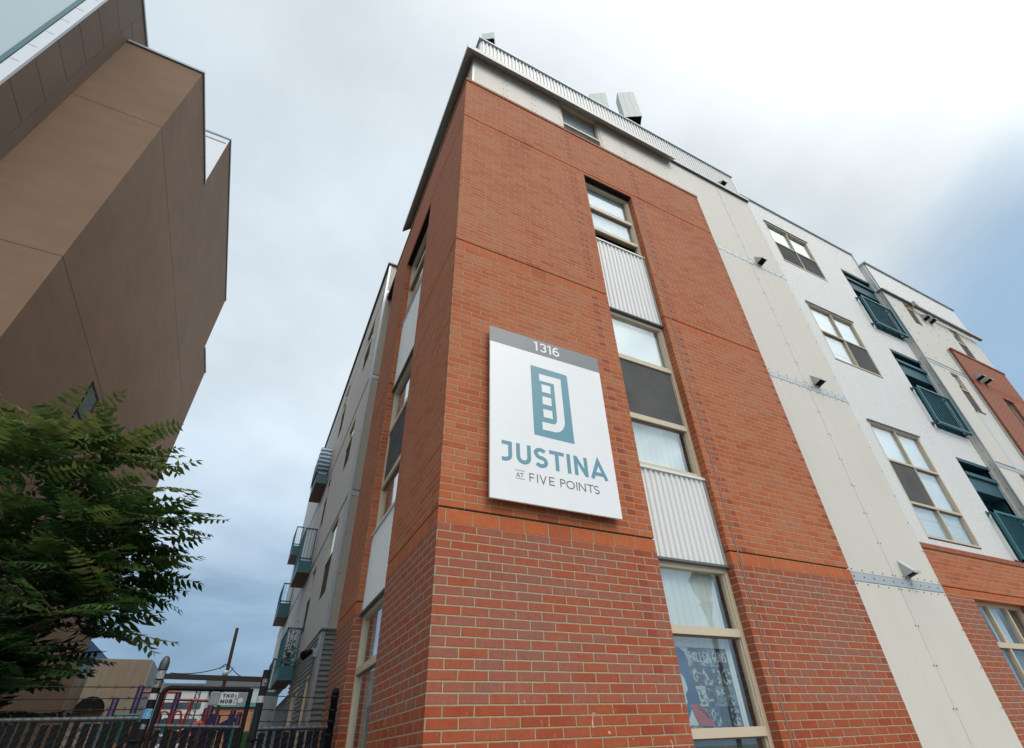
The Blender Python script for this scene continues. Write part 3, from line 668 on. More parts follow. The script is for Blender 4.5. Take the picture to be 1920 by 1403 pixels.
# ================================================================== things on the building
# striped cloth round the top alley balcony
def stripemat():
    mt, b, out = newmat('striped_cloth'); P = pos(b); x, y, z = b.sep(P)
    wv = b.m('MULTIPLY', b.m('SUBTRACT', b.noise(P, 6, 2), .5), .05)
    s_ = b.m('FRACT', b.m('DIVIDE', b.m('ADD', z, wv), .16)); k = b.mr(s_, .48, .52)
    principled(b, out, b.mix(k, (.05, .17, .33, 1), (.62, .66, .68, 1)), .9); return mt
M['stripe'] = stripemat()
w = MB(); n = 14; V = []; F = []
pts_ = [(AX-.03-(AX+.205)*i/4, 14.075) for i in range(5)] + [(-.245, 14.1+1.75*i/10) for i in range(11)]
for i, (x_, y_) in enumerate(pts_):
    off = .012*math.sin(i*2.1); V += [(x_+off, y_+off*.5, 10.2), (x_+off*1.4, y_, 10.7), (x_+off, y_+off, 11.2)]
for i in range(len(pts_)-1):
    for k in range(2): F.append((3*i+k, 3*i+3+k, 3*i+4+k, 3*i+1+k))
w.mesh(V, F, 0, True); o = w.build('striped_cloth', 'stripe'); o.modifiers.new('thickness', 'SOLIDIFY').thickness = .006
tag(o, 'blue and white striped cloth tied round the topmost alley balcony', 'cloth')
# security lamp with cable on the ribbed wall
L_ = tag(empty('security_lamp', (AX-.05, 7.42, 3.3)), 'black twin head security lamp on the ribbed metal wall with a cable running down', 'lamp')
w = MB(); w.obox((AX-.09, 7.42, 3.32), .05, .08, .07, 0); w.build('mounting_box', 'ribtrim', L_)
for dy in (-.09, .06):
    w = MB(); w.tube([(AX-.13, 7.42+dy, 3.34), (AX-.2, 7.40+dy, 3.31), (AX-.27, 7.36+dy, 3.26)], [.03, .055, .075], 10); w.build('lamp_head', 'black', L_)
w = MB(); w.tube([(AX-.075, 7.40, 3.24), (AX-.07, 7.43, 2.9), (AX-.07, 7.42, 2.4), (AX-.07, 7.36, 2.12), (AX-.07, 7.24, 1.98), (AX-.02, 7.14, 1.93)], .016, 6); w.build('cable', 'sealant', L_)
# panel antennas behind the parapet
M['antenna'] = weathered('antenna_shell', (.60, .63, .58), .5, 0, .05, 2, .05)
def antenna(x, y, z0, z1, hw, hd, rot, label):
    o = tag(empty('panel_antenna', (x, y, 12.85)), label, 'antenna', 'panel antennas behind the parapet')
    s_ = MB(); s_.obox((x, y, (z0+z1)/2), hw, hd, (z1-z0)/2, rot)
    for q in (-.36, .36): s_.obox((x+hw*q*math.cos(rot)+hd*math.sin(rot), y+hw*q*math.sin(rot)-hd*math.cos(rot), (z0+z1)/2), .006, .004, (z1-z0)/2-.04, rot)
    s_.build('shell', 'antenna', o)
    s_ = MB(); s_.obox((x, y, z0-.006), hw*.93, hd*.93, .008, rot); s_.build('underside', 'black', o)
    s_ = MB(); dx_, dy_ = -math.sin(rot)*(hd+.06), math.cos(rot)*(hd+.06); s_.tube([(x+dx_, y+dy_, 12.85), (x+dx_, y+dy_, z1-.1)], .04, 10)
    for z in (z0+.15, z1-.2): s_.obox((x+dx_*.8, y+dy_*.8, z), .05, .05, .03, rot)
    s_.build('mast', 'galv', o); return o
antenna(4.64, .58, 14.7, 16.05, .22, .13, R(-29), 'largest pale green panel antenna, standing clear above the corrugated parapet')
antenna(3.62, .62, 13.9, 15.05, .2, .12, R(-29), 'pale panel antenna mostly hidden by the parapet, beside the tall one')
antenna(.62, .55, 14.42, 14.75, .14, .12, R(-33), 'small pale roof unit with dark underside at the parapet corner above the tower')

# ================================================================== hanging sign
SG = tag(empty('building_sign', (1.073, -.05, 3.34)), 'white sign board lettered 1316 JUSTINA AT FIVE POINTS with teal emblem on the brick wall', 'sign')
SX0, SX1, SZ0, SZ1, SY = .406, 1.741, 3.337, 5.270, -.075
w = MB(); w.box(SX0, SX1, SY, SY+.022, SZ0, SZ1, 0); w.build('board', ['signwhite'], SG)
w = MB(); w.box(SX0+.004, SX1-.004, SY+.0222, SY+.03, SZ0+.004, SZ1-.004)
for x_ in (.62, 1.5):
    for z in (3.6, 4.3, 5.0): w.box(x_, x_+.06, SY+.03, -.001, z, z+.06)
w.build('bracket', 'signedge', SG)
w = MB(); w.box(SX0, SX1, SY-.0015, SY-.0001, 5.066, SZ1+.0005); w.build('header_band', 'signgrey', SG)
def ribbon(mb, pts, t, yf, th=.0012, mi=0, org=(0, 0), closed=False):
    """flat stroke of width t on the sign plane, mitred joints"""
    P = [Vector((p[0], p[1])) for p in pts]; n = len(P); L_, R_ = [], []
    for i in range(n):
        a = P[i]-P[i-1] if (i > 0 or closed) else None; c = P[(i+1) % n]-P[i] if (i < n-1 or closed) else None
        a = a.normalized() if a is not None else c.normalized(); c = c.normalized() if c is not None else a
        nn = Vector((-a.y-c.y, a.x+c.x)); nn.normalize(); den = max(.35, nn.dot(Vector((-a.y, a.x))))
        L_.append(P[i]+nn*t/2/den); R_.append(P[i]-nn*t/2/den)
    V = [(q.x, yf, q.y) for q in L_] + [(q.x, yf, q.y) for q in R_]; V += [(x, yf+th, z) for x, _, z in V]
    F = []; m2 = 2*n
    for i in range(n if closed else n-1):
        j = (i+1) % n
        F += [(i, j, n+j, n+i), (i, m2+i, m2+j, j), (n+i, n+j, m2+n+j, m2+n+i)]
    if not closed: F += [(0, n, m2+n, m2), (n-1, m2+n-1, m2+2*n-1, 2*n-1)]
    mb.mesh(V, F, mi)
def arc(cx, cz, rx, rz, a0, a1, n=10): return [(cx+rx*math.cos(R(a0+(a1-a0)*i/n)), cz+rz*math.sin(R(a0+(a1-a0)*i/n))) for i in range(n+1)]
# glyphs in a box w x 1, h = half stroke in the same unit: returns list of polylines (centre lines)
def glyph(ch, w, s):
    h = s/2; a, c, top, bot = h, w-h, 1-h, h; mx = w/2
    if ch == 'J': return [[(0, top), (c, top), (c, .30)] + arc(c-.26 if c > .3 else 0, .30, .26 if c > .3 else c, .30-h, 0, -90)[1:] + [(0, bot)]]
    if ch == 'U': r = (c-a)/2; return [[(a, 1), (a, r+h)] + arc(mx, r+h, r, r, 180, 360)[1:-1] + [(c, r+h), (c, 1)]]
    if ch == 'S':
        r = .25-h/2; rx = (c-a)/2
        return [arc(mx, top-r, rx, r, 35, 180, 9) + arc(mx, top-r, rx*.9, r, 180, 270, 5)[1:] + arc(mx, bot+r, rx, r, 90, -150, 14)[1:]]
    if ch == 'T': return [[(0, top), (w, top)], [(mx, 1-s), (mx, 0)]]
    if ch == 'I': return [[(mx, 1), (mx, 0)]]
    if ch == 'N': return [[(a, 0), (a, 1)], [(c, 0), (c, 1)], [(a+.0, 1-h*.6), (c, h*.6)]]
    if ch == 'A': return [[(a*.8, 0), (mx, 1-h*.4), (w-a*.8, 0)], [(w*.24, .27), (w*.76, .27)]]
    if ch == 'F': return [[(a, 0), (a, 1)], [(s, top), (w, top)], [(s, .5), (w*.88, .5)]]
    if ch == 'E': return [[(a, 0), (a, 1)], [(s, top), (w, top)], [(s, .5), (w*.9, .5)], [(s, bot), (w, bot)]]
    if ch == 'V': return [[(a*.8, 1), (mx, h*.4), (w-a*.8, 1)]]
    if ch == 'P': return [[(a, 0), (a, 1)], [(s, top), (w*.55, top)] + arc(w*.55, .74, c-w*.55, top-.74, 90, -90)[1:] + [(s, .74-(top-.74))]]
    if ch == 'O': return [arc(mx, .5, mx-h, .5-h, 0, 342, 19)]
    if ch == 'K': return [[(a, 0), (a, 1)], [(s, .42), (w-h*.5, 1-h*.3)], [(w*.42, .55), (w-h*.5, h*.3)]]
    if ch == 'M': return [[(a, 0), (a, 1)], [(c, 0), (c, 1)], [(a, 1-h*.6), (mx, .3), (c, 1-h*.6)]]
    if ch == 'B': return [[(a, 0), (a, 1)], [(s, top), (w*.5, top)] + arc(w*.5, .75, c-w*.5, top-.75, 90, -90)[1:] + [(s, .75-(top-.75))], [(w*.5, .5)] + arc(w*.55, .27, c-w*.55, .27-h+.0, 80, -90)[1:] + [(s, bot)]]
    if ch == 'G': return [arc(mx, .5, mx-h, .5-h, 50, 340, 16) + [(c, .46), (mx, .46)]]
    if ch == 'L': return [[(a, 1), (a, bot), (w, bot)]]
    if ch == 'D': return [[(a, 0), (a, 1)], [(s, top), (w*.4, top)] + arc(w*.4, .5, c-w*.4, .5-h, 90, -90)[1:] + [(s, bot)]]
    if ch == '1': return [[(c, 0), (c, 1-h*.2)], [(c-h, 1-h*1.2), (0, .84)]]
    if ch == '3':
        r1 = .25-h/2
        return [arc(mx, top-r1, mx-h, r1, 160, -80, 12), arc(mx, bot+r1+.02, mx-h, r1+.02, 85, -160, 13)]
    if ch == '6': return [arc(mx, .32, mx-h, .32-h, 0, 360, 18), arc(mx+.06, .42, mx+.06-h, .58-h, 180, 62, 10)]
    return []
OBOLD = {'O'}
def letters(mb, items, z0, z1, s_frac, yf, mi=0):
    H = z1-z0; k = 0
    for ch, x0, x1 in items:
        wd = (x1-x0)/H
        for pl_ in glyph(ch, wd, s_frac):
            ribbon(mb, [(x0+p[0]*H, z0+p[1]*H) for p in pl_], s_frac*H, yf-.0001*(k % 3), .0012, mi, closed=(ch == 'O')); k += 1
# emblem
w = MB()
pts = [(.860, 4.046), (1.300, 4.040), (1.296, 4.866), (1.280, 4.884), (.859, 4.889), (.859, 4.07)]
V = [(x, SY-.0012, z) for x, z in pts] + [(x, SY-.0001, z) for x, z in pts]
w.mesh(V, [tuple(range(len(pts)))] + [(i, (i+1) % 6, 6+(i+1) % 6, 6+i) for i in range(6)], 0); w.build('emblem', 'signteal', SG)
w = MB(); yw = SY-.0022
ribbon(w, [(.952, 4.756), (1.166, 4.758), (1.168, 4.290)] + arc(1.085, 4.285, .083, .118, 0, -90, 8)[1:] + [(.953, 4.166)], .088, yw, .0009)
for z in (4.575, 4.424, 4.270): w.box(.974, 1.076, yw, yw+.0009, z, z+.096)
w.build('emblem_mark', 'signwhite', SG)
w = MB(); letters(w, [('J', .520, .621), ('U', .663, .811), ('S', .842, .985), ('T', 1.004, 1.163), ('I', 1.190, 1.232), ('N', 1.270, 1.420), ('A', 1.450, 1.642)], 3.705, 3.909, .185, SY-.0014); w.build('lettering', 'signteal', SG)
w = MB(); letters(w, [('F', .784, .835), ('I', .859, .870), ('V', .887, .958), ('E', .984, 1.039), ('P', 1.098, 1.155), ('O', 1.162, 1.252), ('I', 1.269, 1.279), ('N', 1.295, 1.371), ('T', 1.384, 1.461), ('S', 1.463, 1.522)], 3.546, 3.629, .115, SY-.0014)
letters(w, [('A', .655, .692), ('T', .694, .728)], 3.570, 3.611, .13, SY-.0014)
w.box(.645, .737, SY-.0013, SY-.0001, 3.633, 3.637); w.box(.645, .737, SY-.0013, SY-.0001, 3.553, 3.557); w.build('lettering', 'signdark', SG)
w = MB(); letters(w, [('1', .914, .956), ('3', .985, 1.065), ('1', 1.080, 1.122), ('6', 1.143, 1.228)], 5.111, 5.238, .15, SY-.003); w.build('house_number', 'signwhite', SG)

# ================================================================== poster in the window
def postermat():
    mt, b, out = newmat('poster_print'); P = pos(b); x, y, z = b.sep(P)
    u = b.m('DIVIDE', b.m('SUBTRACT', x, 2.455), .115); v = b.m('DIVIDE', b.m('SUBTRACT', z, 1.72), .152)
    cu, cv = b.m('FLOOR', u), b.m('FLOOR', v)
    r = b.white(b.com(cu, cv, 4.0))[0]
    base = b.ramp(r, [(0, (.03, .04, .045)), (.3, (.05, .06, .065)), (.31, (.42, .47, .45)), (.55, (.36, .42, .41)), (.56, (.05, .09, .19)), (.66, (.05, .09, .17)), (.67, (.14, .20, .20)), (1, (.20, .26, .25))], 'CONSTANT')
    fig = b.noise(b.v('ADD', P, b.v('SCALE', b.white(b.com(cu, cv, 1.0))[1], scale=5.0)), 17, 4, .6, .8)
    inv = b.ramp(b.white(b.com(cv, cu, 8.0))[0], [(0, (.5, .55, .53)), (.62, (.42, .48, .46)), (.7, (.36, .10, .09)), (.8, (.05, .06, .06)), (1, (.03, .035, .04))])
    ctr = b.m('MAXIMUM', b.m('ABSOLUTE', b.m('SUBTRACT', b.m('FRACT', u), .5)), b.m('ABSOLUTE', b.m('SUBTRACT', b.m('FRACT', v), .45)))
    msk = b.m('MULTIPLY', b.mr(fig, .50, .56), b.mr(ctr, .5, .34))
    c = b.mix(msk, base, inv)
    fig2 = b.noise(P, 42, 2, .5, .8); c = b.mix(b.m('MULTIPLY', b.mr(fig2, .50, .56), b.mr(ctr, .48, .3)), c, (.045, .06, .06, 1)); c = b.mix(b.m('MULTIPLY', b.mr(b.noise(P, 48, 3, .6, .5), .62, .68), b.mr(ctr, .48, .3)), c, (.36, .08, .07, 1))
    principled(b, out, c, .5); return mt
M['poster'] = postermat()
PO = tag(empty('poster', (2.62, .2, 1.72)), 'photo collage poster with blue jacket figure and red panel taped inside the lowest window', 'poster')
PY = .19
w = MB(); w.box(2.24, 2.925, PY, PY+.003, 1.72, 2.33); w.build('print', 'poster', PO)
M['p_white'] = flat('poster_white', (.55, .6, .58), .6); M['p_blue'] = weathered('poster_blue', (.035, .075, .16), .6, 0, .5, 20, .2); M['p_red'] = weathered('poster_red', (.40, .06, .045), .6, 0, .1, 10, .1); M['p_black'] = flat('poster_black', (.02, .022, .03), .6)
w = MB()
def flatpoly(mb, pts, y, mi, th=.0012):
    n = len(pts); mb.mesh([(x, y, z) for x, z in pts] + [(x, y+th, z) for x, z in pts], [tuple(range(n))] + [(i, (i+1) % n, n+(i+1) % n, n+i) for i in range(n)], mi)
flatpoly(w, [(2.25, 1.74), (2.41, 1.74), (2.43, 2.31), (2.25, 2.32)], PY-.0025, 0)
w.build('collage_ground', 'p_white', PO)
w = MB(); flatpoly(w, [(2.27, 2.32), (2.35, 2.325), (2.41, 2.29), (2.43, 2.2), (2.445, 2.05), (2.47, 1.98), (2.48, 1.90), (2.43, 1.875), (2.34, 1.88), (2.33, 1.96), (2.37, 2.0), (2.35, 2.09), (2.31, 2.13), (2.29, 2.2), (2.25, 2.24)], PY-.004, 0)
flatpoly(w, [(2.33, 1.90), (2.37, 1.86), (2.30, 1.76), (2.27, 1.8)], PY-.004, 0); w.build('jacket_figure', 'p_blue', PO)
w = MB(); flatpoly(w, [(2.36, 1.885), (2.46, 1.89), (2.54, 1.83), (2.585, 1.73), (2.42, 1.735), (2.385, 1.80)], PY-.0055, 0); w.build('red_panel', 'p_red', PO)
w = MB(); yy = PY-.007
for i, (x_, z_) in enumerate(((2.445, 1.862), (2.475, 1.845), (2.505, 1.826), (2.53, 1.80))): ribbon(w, [(x_, z_+.018), (x_-.012, z_), (x_+.014, z_-.004), (x_+.004, z_-.022)], .008, yy-.0002*i)
w.build('panel_lettering', 'p_black', PO)
w = MB()
letters(w, [(c, 2.455+.042*i, 2.455+.042*i+.032) for i, c in enumerate('FALLEN')] + [(c, 2.735+.044*i, 2.735+.044*i+.034) for i, c in enumerate('GUNS')], 2.215, 2.295, .10, PY-.003)
w.build('poster_lettering', 'p_white', PO)

# ================================================================== left stucco building
LB = tag(empty('stucco_building', (-5.5, 5, 0)), 'tall stepped tan stucco building with brown panel wing, across the alley from the brick tower', 'building')
SXp = -5.5; FY = 5.0
w = MB()
w.box(-7.13, SXp, FY, 8.4, 0, 16.30); w.box(-12, SXp, 8.4, 16.45, 0, 18.9); w.box(-12, SXp, 16.45, 18.3, 0, 16.1)
# punched window in the side: thin recess built as reveal pieces
w.build('stucco_wall', 'stucco', LB)
w = MB()
for z in (13.52, 9.02): w.box(-7.12, SXp-.0, FY-.002, FY+.01, z-.009, z+.009); w.box(SXp-.01, SXp+.002, FY+.0, 16.4, z-.009, z+.009)
for y_ in (11.1,): w.box(SXp-.01, SXp+.002, y_-.006, y_+.006, 0, 9.0)
w.build('stucco_joint', 'stjoint', LB)
w = MB(); w.box(-7.12, SXp+.03, FY-.04, FY+.1, 16.30, 16.37); w.box(SXp-.1, SXp+.03, FY+.1, 8.4, 16.30, 16.37); w.box(SXp-.1, SXp+.03, 8.44, 16.47, 18.9, 18.97); w.box(-12, SXp+.03, 8.36, 8.44, 18.9, 18.97); w.box(SXp-.1, SXp+.03, 16.48, 18.33, 16.1, 16.17); w.build('coping', 'coping', LB)
w = MB(); w.box(-12, SXp-.004, 8.385, 8.399, 16.3, 18.9); w.box(-12, SXp-.05, 8.37, 8.386, 18.62, 18.66, 1); w.build('metal_wall', ['whitemetal', 'coping'], LB)
# side window
w = MB(); y0, y1, z0, z1 = 8.62, 9.42, 6.9, 8.83
w.box(SXp, SXp+.012, y0, y0+.06, z0, z1); w.box(SXp, SXp+.012, y1-.06, y1, z0, z1); w.box(SXp, SXp+.012, y0+.06, y1-.06, z1-.06, z1); w.box(SXp, SXp+.012, y0+.06, y1-.06, z0, z0+.06); w.box(SXp, SXp+.012, y0+.06, y1-.06, 8.05, 8.10)
wo_ = w.build('window', 'black', LB)
M['sidepane'] = weathered('grey_window_pane', (.03, .036, .04), .5, 0, .2, 3, .25, .3, 0)
w = MB(); w.box(SXp+.001, SXp+.004, y0+.06, y1-.06, z0+.06, z1-.06); w.build('pane', 'sidepane', wo_)
# panel wing, nearer the street
w = MB(); PX = -7.13; zs = [0, .5, 1.36, 2.22, 3.08, 3.94, 4.8, 5.66, 6.52, 7.38, 8.24, 9.1, 9.97, 10.83, 11.70, 12.57, 13.43, 14.29, 15.15, 16.02, 17.35]
for a, c in zip(zs, zs[1:]): w.box(PX-.05, PX, 3.86, 4.70, a+.007, c-.007)
w.box(PX-.05, PX, 4.712, FY-.001, 0, 16.62); w.box(PX-.05, PX, 4.712, 8.4, 16.64, 17.35); w.box(PX-.05, PX, FY, 8.4, 16.3, 16.63)
w.build('cladding_panel', 'panel', LB)
w = MB(); w.box(-12, PX-.051, 3.88, 8.39, 0, 17.3); w.build('panel_backing', 'joint', LB)
w = MB(); w.box(-12, PX+.03, 3.85, 8.4, 17.35, 17.42); w.build('coping', 'coping', LB)
w = MB(); w.box(PX-.20, PX+.003, 3.80, 3.858, 0, 17.35)
for i in range(14): w.box(PX-.19, PX-.06, 3.797, 3.80, 9.1+.62*i, 9.105+.62*i, 1)
w.build('corner_trim', ['whitemetal', 'joint'], LB)
w = MB(); w.box(PX-.29, PX-.21, 3.79, 3.85, 0, 17.35); w.box(PX-.215, PX-.20, 3.80, 3.84, 0, 17.3, 1); w.build('mullion', ['teal', 'black'], LB)
w = MB(); w.box(-12, PX-.29, 3.82, 3.84, 0, 17.35); w.build('spandrel_glass', 'curtainglass', LB)
# low concrete outbuilding further down the alley
CB = tag(empty('concrete_outbuilding', (-4.6, 20, 0)), 'low stained concrete building with half round vent hood at the end of the alley', 'building')
w = MB(); w.box(-5.5, -3.87, 20, 26, 0, 4.92); w.build('concrete_wall', 'concrete', CB)
w = MB(); w.box(-3.869, -3.83, 19.98, 26, 0, 4.90); w.build('grey_side', 'greywall', CB)
w = MB(); 
for i in range(10):
    a0, a1 = math.pi*i/10, math.pi*(i+1)/10
    for q in (0,):
        w.face([(-5.1+.38*math.cos(a0), 19.72, 3.42+.36*math.sin(a0)), (-5.1+.38*math.cos(a1), 19.72, 3.42+.36*math.sin(a1)), (-5.1+.38*math.cos(a1), 20, 3.42+.36*math.sin(a1)), (-5.1+.38*math.cos(a0), 20, 3.42+.36*math.sin(a0))])
        w.face([(-5.1, 19.74, 3.42), (-5.1+.36*math.cos(a0), 19.74, 3.42+.34*math.sin(a0)), (-5.1+.36*math.cos(a1), 19.74, 3.42+.34*math.sin(a1))])
w.box(-5.5, -4.7, 19.72, 20, 3.40, 3.42); w.build('vent_hood', 'black', CB)
def muralmat():
    mt, b, out = newmat('mural_paint'); P = pos(b); x, y, z = b.sep(P)
    n = b.noise(P, 1.1, 3, .5, .4); f = b.mr(b.m('ADD', z, b.m('MULTIPLY', b.m('SUBTRACT', n, .5), 3.0)), 3.6, 5.4)
    c = b.ramp(f, [(0, (.22, .17, .13)), (.45, (.25, .26, .28)), (.7, (.04, .16, .33)), (1, (.03, .12, .28))]); principled(b, out, c, .85); return mt
M['mural'] = muralmat()
MW = MB(); MW.box(-12, -5.5, 18.4, 26, 0, 5.2); tag(MW.build('mural_wall', 'mural'), 'low wall with washed out blue mural behind the tree beside the concrete building', 'wall')

# ================================================================== fence, gate and posts
def pipe(mb, p0, p1, r, mi=0): mb.tube([p0, p1], r, 10, mi)
FYc = 3.0
M['galv_rail'] = weathered('galvanised_rail', (.09, .098, .105), .5, .5, .1, 12, .05)
M['slat'] = weathered('black_privacy_slat', (.010, .010, .011), .85, 0, .2, 8, .1, .12)
M['wire'] = flat('galvanised_wire', (.035, .036, .038), .6, .3)
M['rust'] = weathered('rusty_steel', (.022, .016, .013), .85, 0, .3, 9, .2)
def slats(mb, x0, x1, y, z0, z1, pitch=.074, wd=.054):
    x = x0+.02
    while x < x1-.02:
        ww = wd*random.uniform(.75, 1.1); t_ = z1-random.uniform(.0, .025); sk = random.uniform(-.006, .006)
        mb.mesh([(x, y, z0), (x+ww, y, z0), (x+ww+sk, y, t_), (x+sk, y, t_), (x, y+.003, z0), (x+ww, y+.003, z0), (x+ww+sk, y+.003, t_), (x+sk, y+.003, t_)], [(0,1,2,3),(4,7,6,5),(0,4,5,1),(3,2,6,7),(0,3,7,4),(1,5,6,2)]); x += pitch
def links(mb, x0, x1, y, z0, z1, step=.066):
    k = x0-(z1-z0)
    while k < x1:
        for sgn, dy in ((1, -.004), (-1, .012)):
            a, c = (k, z0), (k+(z1-z0), z1)
            if sgn < 0: a, c = (k+(z1-z0), z0), (k, z1)
            # clip to x range
            (ax_, az), (cx_, cz) = a, c
            if ax_ > cx_: ax_, az, cx_, cz = cx_, cz, ax_, az
            if cx_ <= x0 or ax_ >= x1: continue
            sl_ = (cz-az)/(cx_-ax_)
            if ax_ < x0: az += sl_*(x0-ax_); ax_ = x0
            if cx_ > x1: cz -= sl_*(cx_-x1); cx_ = x1
            mb.tube([(ax_, y+dy, az), (cx_, y+dy, cz)], .0026, 4, 0, False, False)
        k += step
    n = int((x1-x0)/.066)
    for i in range(n):   # knuckles over the rail
        q = x0+.033+i*.066; mb.tube([(q-.012, y-.006, z1-.02), (q, y-.008, z1+.03), (q+.012, y-.004, z1-.01)], .0026, 4, 0, False, False)
def fence_run(name, x0, x1, ztop, label):
    f = tag(empty(name, ((x0+x1)/2, FYc, 0)), label, 'fence')
    w = MB(); pipe(w, (x0, FYc, ztop), (x1, FYc, ztop), .021); w.build('top_rail', 'galv_rail', f)
    w = MB(); links(w, x0, x1, FYc-.03, .9, ztop); w.build('chain_link', 'wire', f)
    w = MB(); slats(w, x0, x1, FYc-.0315+.004, .05, ztop-.015); w.build('privacy_slats', 'slat', f); return f
FL = fence_run('chain_link_fence', -7.05, -1.83, 2.035, 'long chain link fence with black slats below the tree')
w = MB(); pipe(w, (-4.4, FYc+.03, 0), (-4.4, FYc+.03, 2.4), .03); pipe(w, (-7.0, FYc+.03, 0), (-7.0, FYc+.03, 2.4), .03); w.build('post', 'black', FL)
FRr = fence_run('chain_link_fence', -.79, -.12, 1.93, 'short chain link fence section between the gate and the brick wall')
def barbed(parent, pts_list):
    w = MB()
    for p0, p1, sag in pts_list:
        p0, p1 = Vector(p0), Vector(p1); n = 24; P = [p0.lerp(p1, i/n) - Vector((0, 0, sag*4*(i/n)*(1-i/n))) for i in range(n+1)]
        w.tube(P, .0042, 4, 0, False)
        ln = (p1-p0).length; k = .1
        while k < ln:
            q = p0.lerp(p1, k/ln) - Vector((0, 0, sag*4*(k/ln)*(1-k/ln)))
            w.tube([q+Vector((-.012, -.01, -.016)), q+Vector((.01, .008, .018))], .0028, 4, 0, False); w.tube([q+Vector((.012, -.008, -.012)), q+Vector((-.01, .008, .016))], .0028, 4, 0, False); k += .13
    w.build('barbed_wire', 'rust', parent)
barbed(FL, [((-7, FYc, 2.36), (-1.8, FYc, 2.29), .02), ((-7, FYc, 2.25), (-1.8, FYc, 2.20), .03), ((-7, FYc, 2.15), (-1.8, FYc, 2.11), .02)])
barbed(FRr, [((-.8, FYc, 2.225), (-.1, FYc, 2.205), .01), ((-.8, FYc, 2.10), (-.1, FYc, 2.085), .01), ((-.8, FYc, 1.995), (-.1, FYc, 1.985), .005)])
# wall post
w = MB(); w.lathe((-.095, FYc, 0), [(.036, 0), (.036, 2.24), (.039, 2.24), (.039, 2.25), (.033, 2.275), (.018, 2.29), (0, 2.293)], 16)
for z in (1.86, 1.985, 2.085, 2.205): w.lathe((-.095, FYc, z), [(.042, -.012), (.043, 0), (.042, .012)], 14)
w.tube([(-.095, FYc-.04, 1.86), (-.16, FYc-.03, 1.86)], .009, 6); w.build('fence_post', 'black'); tag(D.objects['fence_post'], 'black round fence post with domed cap standing against the brick wall', 'post')
# gate posts with bars above
def post_sticker(parent, c, r, z0, z1, a0, a1, mat, nm='sticker'):
    s_ = MB(); n = 8; V = []; 
    for i in range(n+1):
        a = R(a0+(a1-a0)*i/n); V += [(c[0]+r*math.cos(a), c[1]+r*math.sin(a), z0), (c[0]+r*math.cos(a), c[1]+r*math.sin(a), z1)]
    s_.mesh(V, [(2*i, 2*i+2, 2*i+3, 2*i+1) for i in range(n)], 0, True); s_.build(nm, mat, parent)
def scribble(name, bgc, fg, sc):
    mt, b, out = newmat(name); P = pos(b); n = b.noise(P, sc, 2, .5, 2.2); k = b.mr(b.m('ABSOLUTE', b.m('SUBTRACT', n, .5)), .025, .05)
    principled(b, out, b.mix(k, (*fg, 1), (*bgc, 1)), .5); return mt
M['stk_white'] = scribble('white_sticker', (.42, .42, .42), (.03, .03, .03), 45); M['stk_black'] = scribble('black_sticker', (.02, .02, .02), (.4, .4, .4), 50)
M['stk_blue'] = scribble('blue_sticker', (.03, .19, .42), (.35, .55, .65), 28); M['stk_plain'] = scribble('torn_sticker', (.5, .5, .5), (.25, .25, .25), 20)
GP = tag(empty('gate_post', (-1.76, FYc, 0)), 'tall black gate post with rounded cap, covered in white and blue stickers', 'post')
w = MB(); r = .036; w.lathe((-1.765, FYc, 0), [(r, 0), (r, 2.47)], 18); w.build('pipe', 'black', GP)
w = MB(); w.lathe((-1.765, FYc, 2.47), [(.040, -.03), (.042, 0), (.041, .03), (.034, .06), (.02, .085), (0, .095)], 18); w.build('cap', 'galv_rail', GP)
for z0, z1, a0, a1, mt in ((2.36, 2.43, 200, 330, 'stk_white'), (2.285, 2.345, 200, 330, 'stk_black'), (2.185, 2.235, 195, 320, 'stk_plain'), (2.03, 2.11, 200, 330, 'stk_blue'), (1.95, 1.99, 230, 300, 'stk_black')): post_sticker(GP, (-1.765, FYc), r+.0012, z0, z1, a0, a1, mt)
w = MB(); w.lathe((-1.765, FYc, 1.86), [(.041, -.012), (.042, 0), (.041, .012)], 14); w.tube([(-1.765, FYc-.04, 1.86), (-1.84, FYc-.03, 1.86)], .01, 6); w.build('clamp', 'black', GP)
GQ = tag(empty('gate_post', (-.82, FYc, 0)), 'open topped black gate post with one white tape band, beside the short fence section', 'post')
w = MB(); w.lathe((-.825, FYc, 0), [(.035, 0), (.035, 2.452), (.031, 2.452), (.031, 2.3)], 18); w.build('pipe', 'black', GQ)
post_sticker(GQ, (-.825, FYc), .0365, 2.155, 2.215, 150, 390, 'stk_plain', 'tape_band'); post_sticker(GQ, (-.825, FYc), .0365, 2.30, 2.37, 230, 310, 'stk_black')
w = MB(); w.lathe((-.825, FYc, 1.84), [(.04, -.012), (.041, 0), (.04, .012)], 14); w.tube([(-.825, FYc-.04, 1.84), (-.74, FYc-.03, 1.84)], .01, 6); w.build('clamp', 'black', GQ)
w = MB(); w.obox((-1.295, FYc, 2.375), .435, .02, .022, Matrix.Rotation(R(1.2), 4, 'Y')); tag(w.build('lintel_bar', 'rust'), 'flat dark steel bar spanning between the two gate posts', 'bar')
GT = tag(empty('gate', (-1.3, FYc, 0)), 'black pipe gate with rounded corner and slatted chain link between the two posts', 'gate')
w = MB(); zt = 2.285
P = [(-1.70, FYc, .15), (-1.70, FYc, zt-.07)] + [(-1.70+.06-.06*math.cos(R(a)), FYc, zt-.06+.06*math.sin(R(a))) for a in (15, 35, 55, 75, 90)] + [(-.945, FYc, zt-.015)]
w.tube(P, .022, 12); w.tube([(-.935, FYc, .15), (-.935, FYc, zt-.005)], .022, 12); w.build('gate_frame', 'black', GT)
w = MB(); pipe(w, (-1.68, FYc, 1.975), (-.95, FYc, 1.945), .017); w.build('mid_rail', 'galv_rail', GT)
